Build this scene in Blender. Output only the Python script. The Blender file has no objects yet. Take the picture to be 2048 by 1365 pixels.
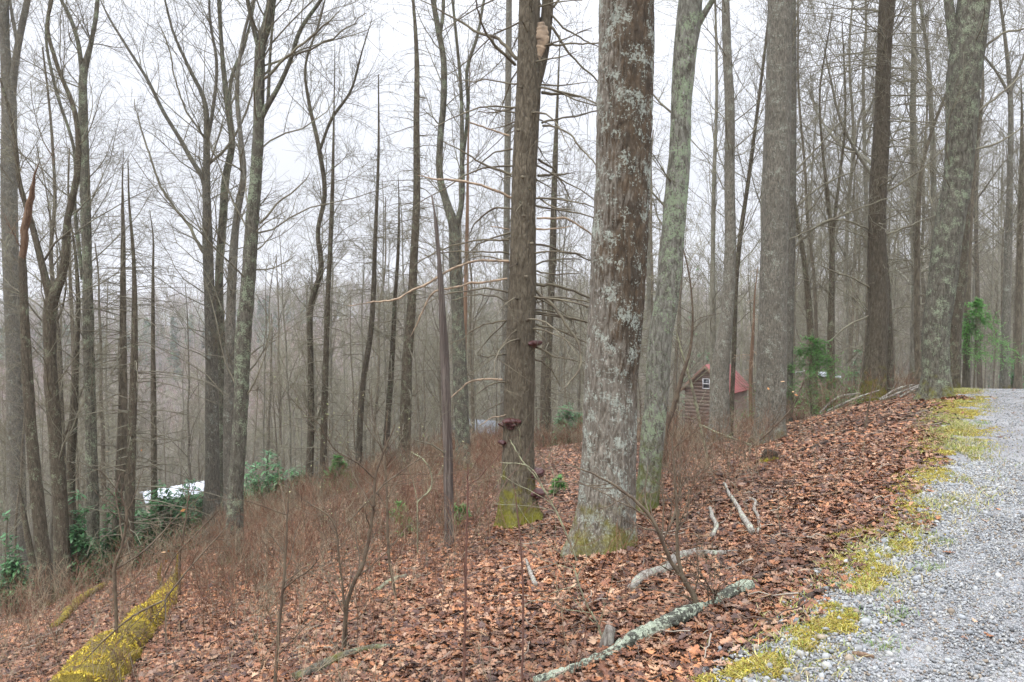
import bpy, math
import numpy as np
from math import radians, sin, cos, pi

# ------------------------------------------------------------------ camera, sky, sun, exposure
scn = bpy.context.scene
F = 1607.0; U0 = 1024.0; V0 = 682.5; CZ = 1.6; PITCH = math.atan(62.0/F)
cam = bpy.data.cameras.new("camera"); camo = bpy.data.objects.new("camera", cam)
scn.collection.objects.link(camo); scn.camera = camo
cam.sensor_width = 36.0; cam.lens = 36.0*F/2048.0; cam.clip_start = 0.05; cam.clip_end = 4000
camo.location = (0, 0, CZ); camo.rotation_euler = (pi/2-PITCH, 0, 0)

world = bpy.data.worlds.new("World"); scn.world = world; world.use_nodes = True
wn = world.node_tree; wn.nodes.clear()
SUN_EL, SUN_B = radians(52), radians(-35)
sky = wn.nodes.new('ShaderNodeTexSky'); sky.sky_type = 'NISHITA'; sky.sun_disc = False
sky.sun_elevation = SUN_EL; sky.sun_rotation = pi-SUN_B; sky.dust_density = 5; sky.air_density = 1.2
hsv = wn.nodes.new('ShaderNodeHueSaturation'); hsv.inputs['Saturation'].default_value = 0.25
tc = wn.nodes.new('ShaderNodeTexCoord')
sep = wn.nodes.new('ShaderNodeSeparateXYZ'); wn.links.new(tc.outputs['Generated'], sep.inputs[0])
ramp = wn.nodes.new('ShaderNodeMapRange')            # overcast: zenith brighter than the horizon
ramp.inputs['From Min'].default_value = 0.0; ramp.inputs['From Max'].default_value = 1.0
ramp.inputs['To Min'].default_value = 7.3; ramp.inputs['To Max'].default_value = 42.0
zc = wn.nodes.new('ShaderNodeMath'); zc.operation = 'MAXIMUM'; zc.inputs[1].default_value = 0.0; wn.links.new(sep.outputs['Z'], zc.inputs[0])
zp = wn.nodes.new('ShaderNodeMath'); zp.operation = 'POWER'; zp.inputs[1].default_value = 2.4; wn.links.new(zc.outputs[0], zp.inputs[0])
wn.links.new(zp.outputs[0], ramp.inputs['Value'])
cn = wn.nodes.new('ShaderNodeTexNoise'); cn.inputs['Scale'].default_value = 2.2; cn.inputs['Detail'].default_value = 5
wn.links.new(tc.outputs['Generated'], cn.inputs['Vector'])
cm = wn.nodes.new('ShaderNodeMapRange'); cm.inputs['To Min'].default_value = 0.93; cm.inputs['To Max'].default_value = 1.07
wn.links.new(cn.outputs['Fac'], cm.inputs['Value'])
mul = wn.nodes.new('ShaderNodeMath'); mul.operation = 'MULTIPLY'
wn.links.new(ramp.outputs[0], mul.inputs[0]); wn.links.new(cm.outputs[0], mul.inputs[1])
vm = wn.nodes.new('ShaderNodeVectorMath'); vm.operation = 'SCALE'; vm.inputs[0].default_value = (0.935, 0.967, 1.06)
wn.links.new(mul.outputs[0], vm.inputs['Scale'])
mixw = wn.nodes.new('ShaderNodeMix'); mixw.data_type = 'RGBA'; mixw.inputs[0].default_value = 0.88
wn.links.new(sky.outputs[0], hsv.inputs['Color'])
wn.links.new(hsv.outputs[0], mixw.inputs[6]); wn.links.new(vm.outputs[0], mixw.inputs[7])
bg = wn.nodes.new('ShaderNodeBackground'); bg.inputs['Strength'].default_value = 0.10
wn.links.new(mixw.outputs[2], bg.inputs['Color'])
wo = wn.nodes.new('ShaderNodeOutputWorld'); wn.links.new(bg.outputs[0], wo.inputs[0])

sl = bpy.data.lights.new("sun", 'SUN'); sl.energy = 1.5; sl.angle = radians(35); sl.color = (1, 0.97, 0.93)
so = bpy.data.objects.new("sun", sl); scn.collection.objects.link(so)
so.rotation_euler = (pi/2-SUN_EL, 0, SUN_B)   # soft light from above, behind the camera's left
scn.view_settings.view_transform = 'Standard'; scn.view_settings.look = 'None'
scn.view_settings.gamma = 1; scn.view_settings.exposure = 0.45
scn.render.engine = 'CYCLES'
cy = scn.cycles
cy.max_bounces = 5; cy.diffuse_bounces = 3; cy.glossy_bounces = 2; cy.transmission_bounces = 2
cy.volume_bounces = 2; cy.transparent_max_bounces = 6; cy.caustics_reflective = False
try:
    cy.use_denoising = True; cy.denoiser = 'OPENIMAGEDENOISE'
except Exception: pass

# ------------------------------------------------------------------ helpers
rng = np.random.default_rng(11)
COL = scn.collection

def hsh(ix, iy, iz, seed):
    h = (ix*374761393 + iy*668265263 + iz*1440670441 + seed*974711) & 0xffffffff
    h = ((h ^ (h >> 13))*1274126177) & 0xffffffff
    h = ((h ^ (h >> 15))*2246822519) & 0xffffffff
    return ((h ^ (h >> 13)) & 0xffffff)/float(0xffffff)

def vnoise(p, seed=0):
    p = np.asarray(p, float); i = np.floor(p).astype(np.int64); f = p-i; f = f*f*(3-2*f)
    x, y, z = i[..., 0], i[..., 1], i[..., 2]; r = 0
    for dx in (0, 1):
        wx = f[..., 0] if dx else 1-f[..., 0]
        for dy in (0, 1):
            wy = f[..., 1] if dy else 1-f[..., 1]
            for dz in (0, 1):
                wz = f[..., 2] if dz else 1-f[..., 2]
                r = r+wx*wy*wz*hsh(x+dx, y+dy, z+dz, seed)
    return r*2-1

def n2(x, y, s, seed=0):
    x = np.asarray(x, float); y = np.asarray(y, float); x, y = np.broadcast_arrays(x, y)
    return vnoise(np.stack([x*s, y*s, np.zeros_like(x)+.37], -1), seed)

def sstep(a, b, x):
    t = np.clip((x-a)/(b-a), 0, 1); return t*t*(3-2*t)

# ---- terrain
EY = np.array([-6, 0, 2.5, 3.63, 4.46, 4.98, 6.17, 9.3, 14.2, 20, 30, 80, 300.])
EX = np.array([-5, -1.1, .35, 1.03, 1.74, 2.09, 3.17, 5.07, 7.7, 10.5, 15, 36, 120.])
def road_x(y): return np.interp(y, EY, EX)
def road_d(x, y): return (x-road_x(y))*0.8

def H(x, y):
    x = np.asarray(x, float); y = np.asarray(y, float)
    X = x/np.maximum(y, 1.0)
    xe = road_x(y)
    over = np.maximum(x-xe, 0)
    xx = np.minimum(x, xe)+0.12*over
    z = 0.2*xx-0.08*y
    r0 = np.interp(X, [-.75, -.6, -.45, -.36, -.2, -.08, .08, .2, .28, .36, .42, .52, .70], [8, 9, 11, 12.8, 17, 20.5, 17, 12.8, 12.2, 12.8, 14, 13.5, 13])
    c = np.interp(X, [-.7, -.3, .2, .45, .7], [.17, .16, .15, .13, .13])
    t = y-r0; w = 2.5
    z = z-c*(np.sqrt(t*t+w*w)+t)/2
    z = z-0.02*over/(1+.2*over)
    nearfade = 1-sstep(-1.1, .4, road_d(x, y))*.88
    z = z+(n2(x, y, .35, 3)*.09+n2(x, y, 1.1, 5)*.035+n2(x, y, 3.1, 6)*.012)*nearfade*sstep(1, 4, y)
    d = np.hypot(x, y)
    rid = np.interp(X, [-1.2, -.6, -.42, -.2, .0, .25, .45, .55, .65, 1.0], [-4, -12, -8, -2, -2, -6, -3, 6, 14, 16])
    valley = np.interp(X, [-.6, 0, .4, .7], [-44, -38, -24, -16])
    far = valley+(rid-valley)*sstep(170, 400, d+n2(x, y, .012, 9)*50)+n2(x, y, .02, 8)*5
    wf = sstep(85, 190, d)
    z = z*(1-wf)+far*wf
    z = z - 60*sstep(420, 900, d)*1.0
    return z

# ---- pixel rays (2048 x 1365 frame of the photograph) -> real places on the terrain
TP = math.tan(PITCH)
def ray(u, v):
    a = (u-U0)/F; b = (V0-v)/F
    dy = b*sin(PITCH)+cos(PITCH); dz = b*cos(PITCH)-sin(PITCH)
    return a/dy, dz/dy
def at(u, v, y):
    X, s = ray(u, v); return np.array([X*y, y, CZ+s*y])
_ys = np.concatenate([np.arange(1.5, 20, .02), np.arange(20, 90, .1)])
def gy(u, v, fb=None):
    X, s = ray(u, v); z = CZ+s*_ys; h = H(X*_ys, _ys)
    k = np.argmax(z < h)
    if z[k] < h[k]: return float(_ys[k])
    return fb
def G(u, v, fb=20, lift=0.0):
    y = gy(u, v, fb); X, s = ray(u, v); return np.array([X*y, y, float(H(X*y, y))+lift])
def proj(P):
    P = np.asarray(P); x = P[..., 0]; y = P[..., 1]; z = P[..., 2]-CZ
    dep = y*cos(PITCH)-z*sin(PITCH); up = y*sin(PITCH)+z*cos(PITCH)
    dep = np.maximum(dep, .01)
    return U0+F*x/dep, V0-F*up/dep

# ---- mesh building
class MB:
    def __init__(s): s.V = []; s.Q = []; s.T = []; s.C = []; s.n = 0; s.hascol = False; s.QM = []; s.TM = []
    def add(s, V, Q=None, T=None, col=None, m=0):
        V = np.asarray(V, np.float32).reshape(-1, 3)
        if Q is not None and len(Q): s.Q.append(np.asarray(Q, np.int32)+s.n); s.QM.append(np.full(len(Q), m, np.int32))
        if T is not None and len(T): s.T.append(np.asarray(T, np.int32)+s.n); s.TM.append(np.full(len(T), m, np.int32))
        if col is not None: s.hascol = True; s.C.append(np.asarray(col, np.float32).reshape(-1, 3))
        else: s.C.append(np.ones((len(V), 3), np.float32)*.5)
        s.V.append(V); s.n += len(V); return s
    def tubes(s, P, R, sides=3, col=None, m=0):
        P = np.asarray(P, float); R = np.asarray(R, float); n, k = P.shape[:2]
        if n == 0: return s
        T = np.gradient(P, axis=1); T /= np.linalg.norm(T, axis=2, keepdims=True)+1e-9
        mt = P[:, -1]-P[:, 0]; mt /= np.linalg.norm(mt, axis=1, keepdims=True)+1e-9
        ref = np.where(np.abs(mt[:, 2:3]) > .8, np.array([[1., 0, 0]]), np.array([[0, 0, 1.]]))[:, None, :]
        A = np.cross(T, np.broadcast_to(ref, T.shape)); A /= np.linalg.norm(A, axis=2, keepdims=True)+1e-9
        B = np.cross(T, A)
        th = np.arange(sides)*2*pi/sides
        V = P[:, :, None, :]+R[:, :, None, None]*(np.cos(th)[None, None, :, None]*A[:, :, None, :]+np.sin(th)[None, None, :, None]*B[:, :, None, :])
        base = (np.arange(n)*k*sides)[:, None, None]+(np.arange(k-1)*sides)[None, :, None]
        j = np.arange(sides)[None, None, :]; j2 = (j+1) % sides
        Q = np.stack([base+j, base+j2, base+j2+sides, base+j+sides], -1).reshape(-1, 4)
        c = None
        if col is not None: c = np.repeat(np.broadcast_to(col, (n, 3)), k*sides, axis=0)
        return s.add(V.reshape(-1, 3), Q=Q, col=c, m=m)
    def build(s, name, mat, parent=None, loc=(0, 0, 0), smooth=True):
        V = np.concatenate(s.V) if s.V else np.zeros((0, 3), np.float32)
        Q = np.concatenate(s.Q) if s.Q else np.zeros((0, 4), np.int32)
        T = np.concatenate(s.T) if s.T else np.zeros((0, 3), np.int32)
        me = bpy.data.meshes.new(name)
        me.vertices.add(len(V)); me.vertices.foreach_set('co', V.ravel())
        nl = len(Q)*4+len(T)*3
        me.loops.add(nl); me.loops.foreach_set('vertex_index', np.concatenate([Q.ravel(), T.ravel()]).astype(np.int32))
        npoly = len(Q)+len(T); me.polygons.add(npoly)
        tot = np.concatenate([np.full(len(Q), 4), np.full(len(T), 3)]).astype(np.int32)
        st = np.concatenate([[0], np.cumsum(tot)[:-1]]).astype(np.int32) if npoly else np.zeros(0, np.int32)
        me.polygons.foreach_set('loop_start', st)
        try: me.polygons.foreach_set('loop_total', tot)
        except Exception: pass
        if smooth: me.polygons.foreach_set('use_smooth', np.ones(npoly, bool))
        mats = mat if isinstance(mat, (list, tuple)) else [mat]
        if len(mats) > 1:
            me.polygons.foreach_set('material_index', np.concatenate(s.QM+s.TM).astype(np.int32))
        if s.hascol:
            a = me.color_attributes.new('tint', 'FLOAT_COLOR', 'POINT')
            C = np.concatenate(s.C); a.data.foreach_set('color', np.concatenate([C, np.ones((len(C), 1), np.float32)], 1).ravel())
        for mm in mats: me.materials.append(mm)
        me.update(calc_edges=True); me.validate()
        o = bpy.data.objects.new(name, me); COL.objects.link(o)
        o.location = loc
        if parent is not None: o.parent = parent
        return o

def tag(o, label=None, cat=None, group=None, kind=None):
    if label: o['label'] = label
    if cat: o['category'] = cat
    if group: o['group'] = group
    if kind: o['kind'] = kind
    return o
def empty(name, loc, label, cat, group=None):
    o = bpy.data.objects.new(name, None); COL.objects.link(o); o.location = loc
    o.empty_display_size = .3
    return tag(o, label, cat, group)

def resamp(P, R, step=None, k=None):
    P = np.asarray(P, float); R = np.asarray(R, float)
    if len(P) == 2:
        P = np.stack([P[0], (P[0]+P[1])/2, P[1]]); R = np.array([R[0], (R[0]+R[1])/2, R[1]])
    D = np.concatenate([[0], np.cumsum(np.linalg.norm(np.diff(P, axis=0), axis=1))])
    L = D[-1]
    if k is None: k = max(3, int(L/step)+1)
    t = np.linspace(0, L, k)
    # cubic hermite with finite-difference tangents
    Mt = np.gradient(P, D, axis=0); i = np.clip(np.searchsorted(D, t, side='right')-1, 0, len(D)-2)
    h = (D[i+1]-D[i]); s = (t-D[i])/h; s = s[:, None]; hh = h[:, None]
    out = (2*s**3-3*s**2+1)*P[i]+(s**3-2*s**2+s)*hh*Mt[i]+(-2*s**3+3*s**2)*P[i+1]+(s**3-s**2)*hh*Mt[i+1]
    return out, np.interp(t, D, R)

def norm(a): return a/(np.linalg.norm(a, axis=-1, keepdims=True)+1e-9)

def kids(P, R, m, t0, t1, a0, a1, L0, L1, k=4, wob=.15, up=0., rr=.5, rmax=9, rmin=.002, tip=.35, tz=0.):
    """children of every tube: m each (float ok), at t0..t1, angle a0..a1, length L0..L1 (metres, arrays ok)"""
    n, kk = P.shape[:2]
    if n == 0: return np.zeros((0, k, 3)), np.zeros((0, k))
    mm = rng.poisson(m, n) if not np.isscalar(m) or m != int(m) else np.full(n, int(m))
    idx = np.repeat(np.arange(n), mm); N = len(idx)
    if N == 0: return np.zeros((0, k, 3)), np.zeros((0, k))
    t = rng.uniform(t0, t1, N)
    f = t*(kk-1); i = np.clip(f.astype(int), 0, kk-2); fr = (f-i)[:, None]
    p = P[idx, i]*(1-fr)+P[idx, i+1]*fr; r = R[idx, i]*(1-fr[:, 0])+R[idx, i+1]*fr[:, 0]
    T = norm(P[idx, i+1]-P[idx, i])
    q = rng.normal(size=(N, 3)); q -= (q*T).sum(1, keepdims=True)*T; q = norm(q)
    a = rng.uniform(a0, a1, N)[:, None]
    d = norm(np.cos(a)*T+np.sin(a)*q)
    L = rng.uniform(0, 1, N)
    l0 = L0[idx] if np.ndim(L0) else L0; l1 = L1[idx] if np.ndim(L1) else L1
    L = (l0+(l1-l0)*L)*(1-tz*t)
    O = np.empty((N, k, 3)); O[:, 0] = p
    for j in range(1, k):
        d = norm(d+rng.normal(size=(N, 3))*wob+np.array([0, 0, up]))
        p = p+d*(L/(k-1))[:, None]; O[:, j] = p
    rs = np.clip(r*rr, rmin, rmax)
    RR = rs[:, None]*np.linspace(1, tip, k)[None]
    return O, np.maximum(RR, rmin*.8)
def lens(P): return np.linalg.norm(np.diff(P, axis=1), axis=2).sum(1)

def trunk(mb, P, R, sides, flare=0., fh=.35, bark=0., bf=9., seed=0, zg=0., cap=False, col=None, lobes=5):
    """one thick stem with bark relief, ring by ring"""
    P = np.asarray(P, float); k = len(P)
    T = norm(np.gradient(P, axis=0)); ax = np.array([1., 0, 0])
    if abs(norm(P[-1]-P[0])[0]) > .8: ax = np.array([0, 0, 1.])
    A = norm(np.cross(np.cross(T, ax), T)); B = np.cross(T, A)
    th = np.arange(sides)*2*pi/sides+.3
    dirs = np.cos(th)[None, :, None]*A[:, None, :]+np.sin(th)[None, :, None]*B[:, None, :]
    RR = np.repeat(np.asarray(R)[:, None], sides, 1)
    V = P[:, None, :]+RR[:, :, None]*dirs
    if flare:
        e = np.exp(-np.maximum(P[:, 2]-zg, 0)/fh)[:, None]
        RR = RR*(1+flare*e*(.75+.55*np.cos(lobes*th+seed)[None]+.3*np.cos(3*th+seed*2)[None]))
    q = V*np.array([1, 1, .5]); RR = RR*(1+.06*vnoise(q*3.0/np.maximum(.25, R.max()*4)*.6, seed+4))
    if bark:
        ridg = np.abs(vnoise(V*np.array([bf, bf, bf*.22]), seed+1)); fin = vnoise(V*np.array([bf*2.7, bf*2.7, bf*1.0]), seed+2)
        RR = RR+bark*(np.clip(ridg*2.2, 0, 1)-.6)+bark*.35*fin
    V = P[:, None, :]+RR[:, :, None]*dirs
    b = (np.arange(k-1)*sides)[:, None]; j = np.arange(sides)[None]; j2 = (j+1) % sides
    Q = np.stack([b+j, b+j2, b+j2+sides, b+j+sides], -1).reshape(-1, 4)
    VV = V.reshape(-1, 3); Tt = None
    if cap:
        VV = np.concatenate([VV, P[-1:]+T[-1:]*R[-1]*.3, P[:1]]); o = (k-1)*sides; c = k*sides; jj = np.arange(sides); kk2 = (jj+1) % sides
        Tt = np.concatenate([np.stack([o+jj, o+kk2, np.full(sides, c)], 1), np.stack([kk2, jj, np.full(sides, c+1)], 1)])
    mb.add(VV, Q=Q, T=Tt, col=None if col is None else np.tile(np.array(col), (len(VV), 1)))

# ---- materials
def mat_new(name):
    m = bpy.data.materials.new(name); m.use_nodes = True; nt = m.node_tree
    b = nt.nodes['Principled BSDF']; return m, nt, b
class NT:
    def __init__(s, nt): s.nt = nt
    def n(s, typ, **kw):
        x = s.nt.nodes.new(typ)
        for k, v in kw.items(): setattr(x, k, v)
        return x
    def l(s, a, b): s.nt.links.new(a, b)
    def vec(s, scale, src='Object', loc=(0, 0, 0)):
        t = s.n('ShaderNodeTexCoord'); mp = s.n('ShaderNodeMapping'); mp.inputs['Scale'].default_value = scale; mp.inputs['Location'].default_value = loc
        s.l(t.outputs[src], mp.inputs[0]); return mp.outputs[0]
    def noise(s, v, scale, det=4, rough=.55, dist=0.):
        x = s.n('ShaderNodeTexNoise'); x.inputs['Scale'].default_value = scale; x.inputs['Detail'].default_value = det
        x.inputs['Roughness'].default_value = rough; x.inputs['Distortion'].default_value = dist; s.l(v, x.inputs['Vector']); return x.outputs['Fac']
    def vor(s, v, scale, feat='F1', out='Distance'):
        x = s.n('ShaderNodeTexVoronoi', feature=feat); x.inputs['Scale'].default_value = scale; s.l(v, x.inputs['Vector']); return x.outputs[out]
    def mr(s, v, a, b, c=0., d=1., smooth=True):
        x = s.n('ShaderNodeMapRange'); x.interpolation_type = 'SMOOTHSTEP' if smooth else 'LINEAR'
        x.inputs['From Min'].default_value = a; x.inputs['From Max'].default_value = b; x.inputs['To Min'].default_value = c; x.inputs['To Max'].default_value = d
        s.l(v, x.inputs['Value']); return x.outputs[0]
    def math(s, op, a, b=None):
        x = s.n('ShaderNodeMath', operation=op)
        for i, q in enumerate((a, b)):
            if q is None: continue
            if isinstance(q, (int, float)): x.inputs[i].default_value = q
            else: s.l(q, x.inputs[i])
        return x.outputs[0]
    def mix(s, f, a, b, mode='MIX'):
        x = s.n('ShaderNodeMix', data_type='RGBA', blend_type=mode)
        for i, q in ((0, f), (6, a), (7, b)):
            if isinstance(q, (int, float)): x.inputs[i].default_value = q
            elif isinstance(q, tuple): x.inputs[i].default_value = (*q, 1) if len(q) == 3 else q
            else: s.l(q, x.inputs[i])
        return x.outputs[2]
    def bump(s, h, strength, dist, b):
        x = s.n('ShaderNodeBump'); x.inputs['Strength'].default_value = strength; x.inputs['Distance'].default_value = dist
        s.l(h, x.inputs['Height']); s.l(x.outputs[0], b.inputs['Normal'])

def bark(name, c1, c2, sc=1., lichen=None, moss=None, dark=None, vstretch=.30, bumpd=.02, spots=None, rough=.85):
    """furrowed bark; lichen=(colour, amount, size); moss=(colour, height, amount); dark=(colour, amount, xdir); spots pale flecks"""
    c1 = tuple(x*.70 for x in c1); c2 = tuple(x*.64 for x in c2)
    if lichen and 'branch' not in name and 'log' not in name: lichen = (tuple(x*.78 for x in lichen[0]), lichen[1]*.92, lichen[2])
    m, nt, b = mat_new(name); s = NT(nt)
    v = s.vec((sc, sc, sc*vstretch)); v1 = s.vec((1, 1, 1)); vs = s.vec((1, 1, .45))
    n1 = s.noise(v, 28, 6, .65, .6); big = s.noise(v1, 1.7, 3); crack = s.vor(v, 22, 'DISTANCE_TO_EDGE')
    col = s.mix(s.mr(n1, .34, .66), c2, c1)
    col = s.mix(s.mr(s.noise(v, 60, 4, .7, 1.2), .52, .66, 0, .55), col, tuple(x*.45 for x in c2))
    col = s.mix(s.mr(crack, .0, .10, .30, 0), col, tuple(x*.4 for x in c2))
    col = s.mix(s.mr(big, .35, .7, 0, .55), col, tuple((x+y)*.36 for x, y in zip(c1, c2)))
    if spots:
        sp = s.math('MULTIPLY', s.mr(s.vor(vs, 26*sc), .0, .32, 1, 0), s.mr(s.noise(v1, 9, 3), .5, .62))
        col = s.mix(s.math('MULTIPLY', sp, spots[1]), col, spots[0])
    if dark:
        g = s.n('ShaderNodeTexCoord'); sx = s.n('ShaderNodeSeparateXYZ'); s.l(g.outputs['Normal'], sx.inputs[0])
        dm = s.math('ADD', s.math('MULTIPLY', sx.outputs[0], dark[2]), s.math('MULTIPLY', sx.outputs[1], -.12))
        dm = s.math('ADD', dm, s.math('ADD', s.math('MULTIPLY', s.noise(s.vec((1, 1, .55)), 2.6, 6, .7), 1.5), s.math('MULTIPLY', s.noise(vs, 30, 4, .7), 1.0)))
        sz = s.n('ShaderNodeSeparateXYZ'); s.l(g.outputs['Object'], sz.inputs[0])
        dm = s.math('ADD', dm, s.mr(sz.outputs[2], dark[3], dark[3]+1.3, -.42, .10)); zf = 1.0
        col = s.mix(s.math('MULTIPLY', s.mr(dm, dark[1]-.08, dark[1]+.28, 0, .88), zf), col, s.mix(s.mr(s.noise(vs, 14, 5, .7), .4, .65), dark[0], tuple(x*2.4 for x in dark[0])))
    if lichen:
        ln = s.math('ADD', s.noise(v1, lichen[2], 5, .7), s.math('MULTIPLY', s.math('ADD', s.noise(v1, lichen[2]*9, 4, .7), -.5), .9)); ln = s.math('ADD', ln, .175)
        th = .93-lichen[1]*.42
        col = s.mix(s.mr(ln, th, th+.09, 0, .85), col, s.mix(s.noise(v1, 60, 2), tuple(x*.7 for x in lichen[0]), lichen[0]))
    if moss:
        g = s.n('ShaderNodeTexCoord'); sx = s.n('ShaderNodeSeparateXYZ'); s.l(g.outputs['Object'], sx.inputs[0])
        zz = s.math('ADD', s.mr(sx.outputs[2], 0, moss[1], 1, 0, False), s.math('MULTIPLY', s.math('SUBTRACT', s.noise(v1, 5, 6, .7), .5), 2.4))
        th = 1.0-moss[2]
        col = s.mix(s.mr(zz, th, th+.6, 0, .88), col, s.mix(s.noise(v1, 45, 3), tuple(x*.45 for x in moss[0]), moss[0]))
    oi = s.n('ShaderNodeObjectInfo'); hs = s.n('ShaderNodeHueSaturation'); s.l(s.mr(oi.outputs['Random'], 0, 1, .8, 1.2, False), hs.inputs['Value']); s.l(col, hs.inputs['Color'])
    s.l(hs.outputs[0], b.inputs['Base Color']); b.inputs['Roughness'].default_value = rough; b.inputs['Specular IOR Level'].default_value = .25
    hgt = s.math('ADD', n1, s.mr(crack, 0, .25, -.25, 0)); s.bump(hgt, .9, bumpd, b)
    return m

def flat(name, c, c2=None, sc=8., rough=.8, spec=.3, bumpd=0., tint=False):
    m, nt, b = mat_new(name); s = NT(nt); v = s.vec((1, 1, 1)); n1 = s.noise(v, sc, 5, .6)
    col = s.mix(s.mr(n1, .3, .7), c, c2 if c2 else tuple(x*.6 for x in c))
    if tint:
        a = s.n('ShaderNodeAttribute', attribute_name='tint'); col = s.mix(1.0, col, a.outputs['Color'], 'MULTIPLY')
    s.l(col, b.inputs['Base Color']); b.inputs['Roughness'].default_value = rough; b.inputs['Specular IOR Level'].default_value = spec
    if bumpd: s.bump(n1, .8, bumpd, b)
    return m

LICH = (.40, .44, .36); MOSSC = (.17, .19, .02)
M = {}
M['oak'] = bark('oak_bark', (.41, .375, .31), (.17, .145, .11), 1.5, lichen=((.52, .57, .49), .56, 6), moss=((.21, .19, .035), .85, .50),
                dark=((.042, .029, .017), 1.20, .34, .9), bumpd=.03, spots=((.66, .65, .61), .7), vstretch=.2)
M['hem'] = bark('hemlock_bark', (.25, .215, .155), (.11, .09, .06), 1.25, lichen=((.30, .33, .24), .16, 7), moss=((.22, .21, .02), .95, .62), bumpd=.02)
M['lich'] = bark('lichen_bark', (.40, .395, .33), (.12, .11, .08), 1.1, lichen=((.37, .46, .29), .62, 6), moss=((.13, .15, .02), 1.4, .55), bumpd=.02, spots=((.6, .6, .58), .4))
M['gray'] = bark('gray_bark', (.33, .305, .245), (.14, .13, .10), 1.6, lichen=((.42, .45, .37), .44, 7), moss=((.16, .13, .02), .6, .30), bumpd=.015, spots=((.5, .49, .46), .35))
M['mott'] = bark('mottled_bark', (.27, .255, .20), (.095, .085, .062), 1.1, lichen=((.38, .45, .30), .56, 7), moss=((.22, .21, .02), .9, .30), bumpd=.015)
M['brown'] = bark('brown_bark', (.22, .185, .13), (.085, .07, .048), 1.2, lichen=((.32, .36, .23), .46, 8), moss=((.13, .12, .02), 1.2, .35), bumpd=.015)
M['dead'] = bark('dead_wood_bark', (.33, .28, .24), (.13, .10, .085), 1.5, lichen=((.33, .35, .28), .12, 9), vstretch=.05, bumpd=.02)
M['orange'] = bark('bare_orange_wood', (.44, .30, .20), (.24, .14, .085), 1.5, vstretch=.05, bumpd=.01)
M['bg1'] = bark('misty_bark', (.38, .365, .29), (.21, .195, .145), .7, lichen=((.36, .39, .28), .4, 4), moss=((.15, .14, .03), 1.6, .3), bumpd=.01)
M['bg2'] = bark('misty_brown_bark', (.29, .25, .18), (.14, .12, .085), .7, lichen=((.33, .36, .24), .25, 4), bumpd=.01)
M['twig'] = flat('twig_bark', (.125, .108, .08), (.24, .23, .16), 6)
M['twigd'] = flat('dark_twig_bark', (.105, .085, .062), (.20, .18, .12), 6)
M['twigb'] = flat('misty_twig_bark', (.14, .122, .088), (.25, .245, .16), 3)
M['pale'] = flat('pale_broken_wood', (.46, .35, .24), (.20, .155, .11), 14)
M['lime'] = flat('lichen_twig', (.34, .36, .22), (.13, .11, .08), 14)
M['brush'] = flat('brush_twigs', (.16, .085, .062), (.10, .05, .038), 5)
M['tint'] = flat('leaf_tint', (1.0, 1.0, 1.0), (.72, .70, .68), 30, rough=.55, spec=.45, tint=True)
M['tintm'] = flat('matt_tint', (1.0, 1.0, 1.0), (.8, .8, .8), 40, rough=.85, spec=.2, tint=True)

def foliage(name):
    m, nt, b = mat_new(name); s = NT(nt); a = s.n('ShaderNodeAttribute', attribute_name='tint'); s.l(a.outputs['Color'], b.inputs['Base Color']); b.inputs['Roughness'].default_value = .5
    t = s.n('ShaderNodeBsdfTranslucent'); s.l(a.outputs['Color'], t.inputs['Color']); mx = s.n('ShaderNodeMixShader'); mx.inputs[0].default_value = .42
    s.l(b.outputs[0], mx.inputs[1]); s.l(t.outputs[0], mx.inputs[2]); s.l(mx.outputs[0], nt.nodes['Material Output'].inputs['Surface']); return m
M['fol'] = foliage('living_foliage')
M['sap'] = flat('sapling_bark', (.075, .052, .036), (.15, .12, .08), 10)
M['bluegrey'] = flat('blue_grey_siding', (.19, .205, .22), (.14, .15, .165), 3)
# ------------------------------------------------------------------ ground, road
def ground_mat():
    m, nt, b = mat_new('forest_floor'); s = NT(nt); v = s.vec((1, 1, 1))
    vc = s.n('ShaderNodeTexVoronoi', feature='F1'); vc.inputs['Scale'].default_value = 11; s.l(s.vec((1, 1, 1)), vc.inputs['Vector'])
    sp = s.n('ShaderNodeSeparateColor'); s.l(vc.outputs['Color'], sp.inputs[0])
    cr = s.n('ShaderNodeValToRGB'); s.l(sp.outputs[0], cr.inputs[0])
    e = cr.color_ramp.elements; e[0].color = (.035, .018, .012, 1); e[1].color = (.26, .155, .095, 1)
    for p, c in ((.35, (.09, .04, .023)), (.65, (.17, .08, .045))):
        q = e.new(p); q.color = (*c, 1)
    n = s.noise(v, 35, 4); col = s.mix(s.mr(n, .35, .65, .7, 0), cr.outputs[0], (.03, .018, .012))
    col = s.mix(s.mr(s.noise(v, .6, 4), .5, .7, 0, .4), col, (.11, .10, .05))
    s.l(col, b.inputs['Base Color']); b.inputs['Roughness'].default_value = .8
    s.bump(s.math('ADD', n, vc.outputs['Distance']), .8, .05, b); return m

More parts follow.
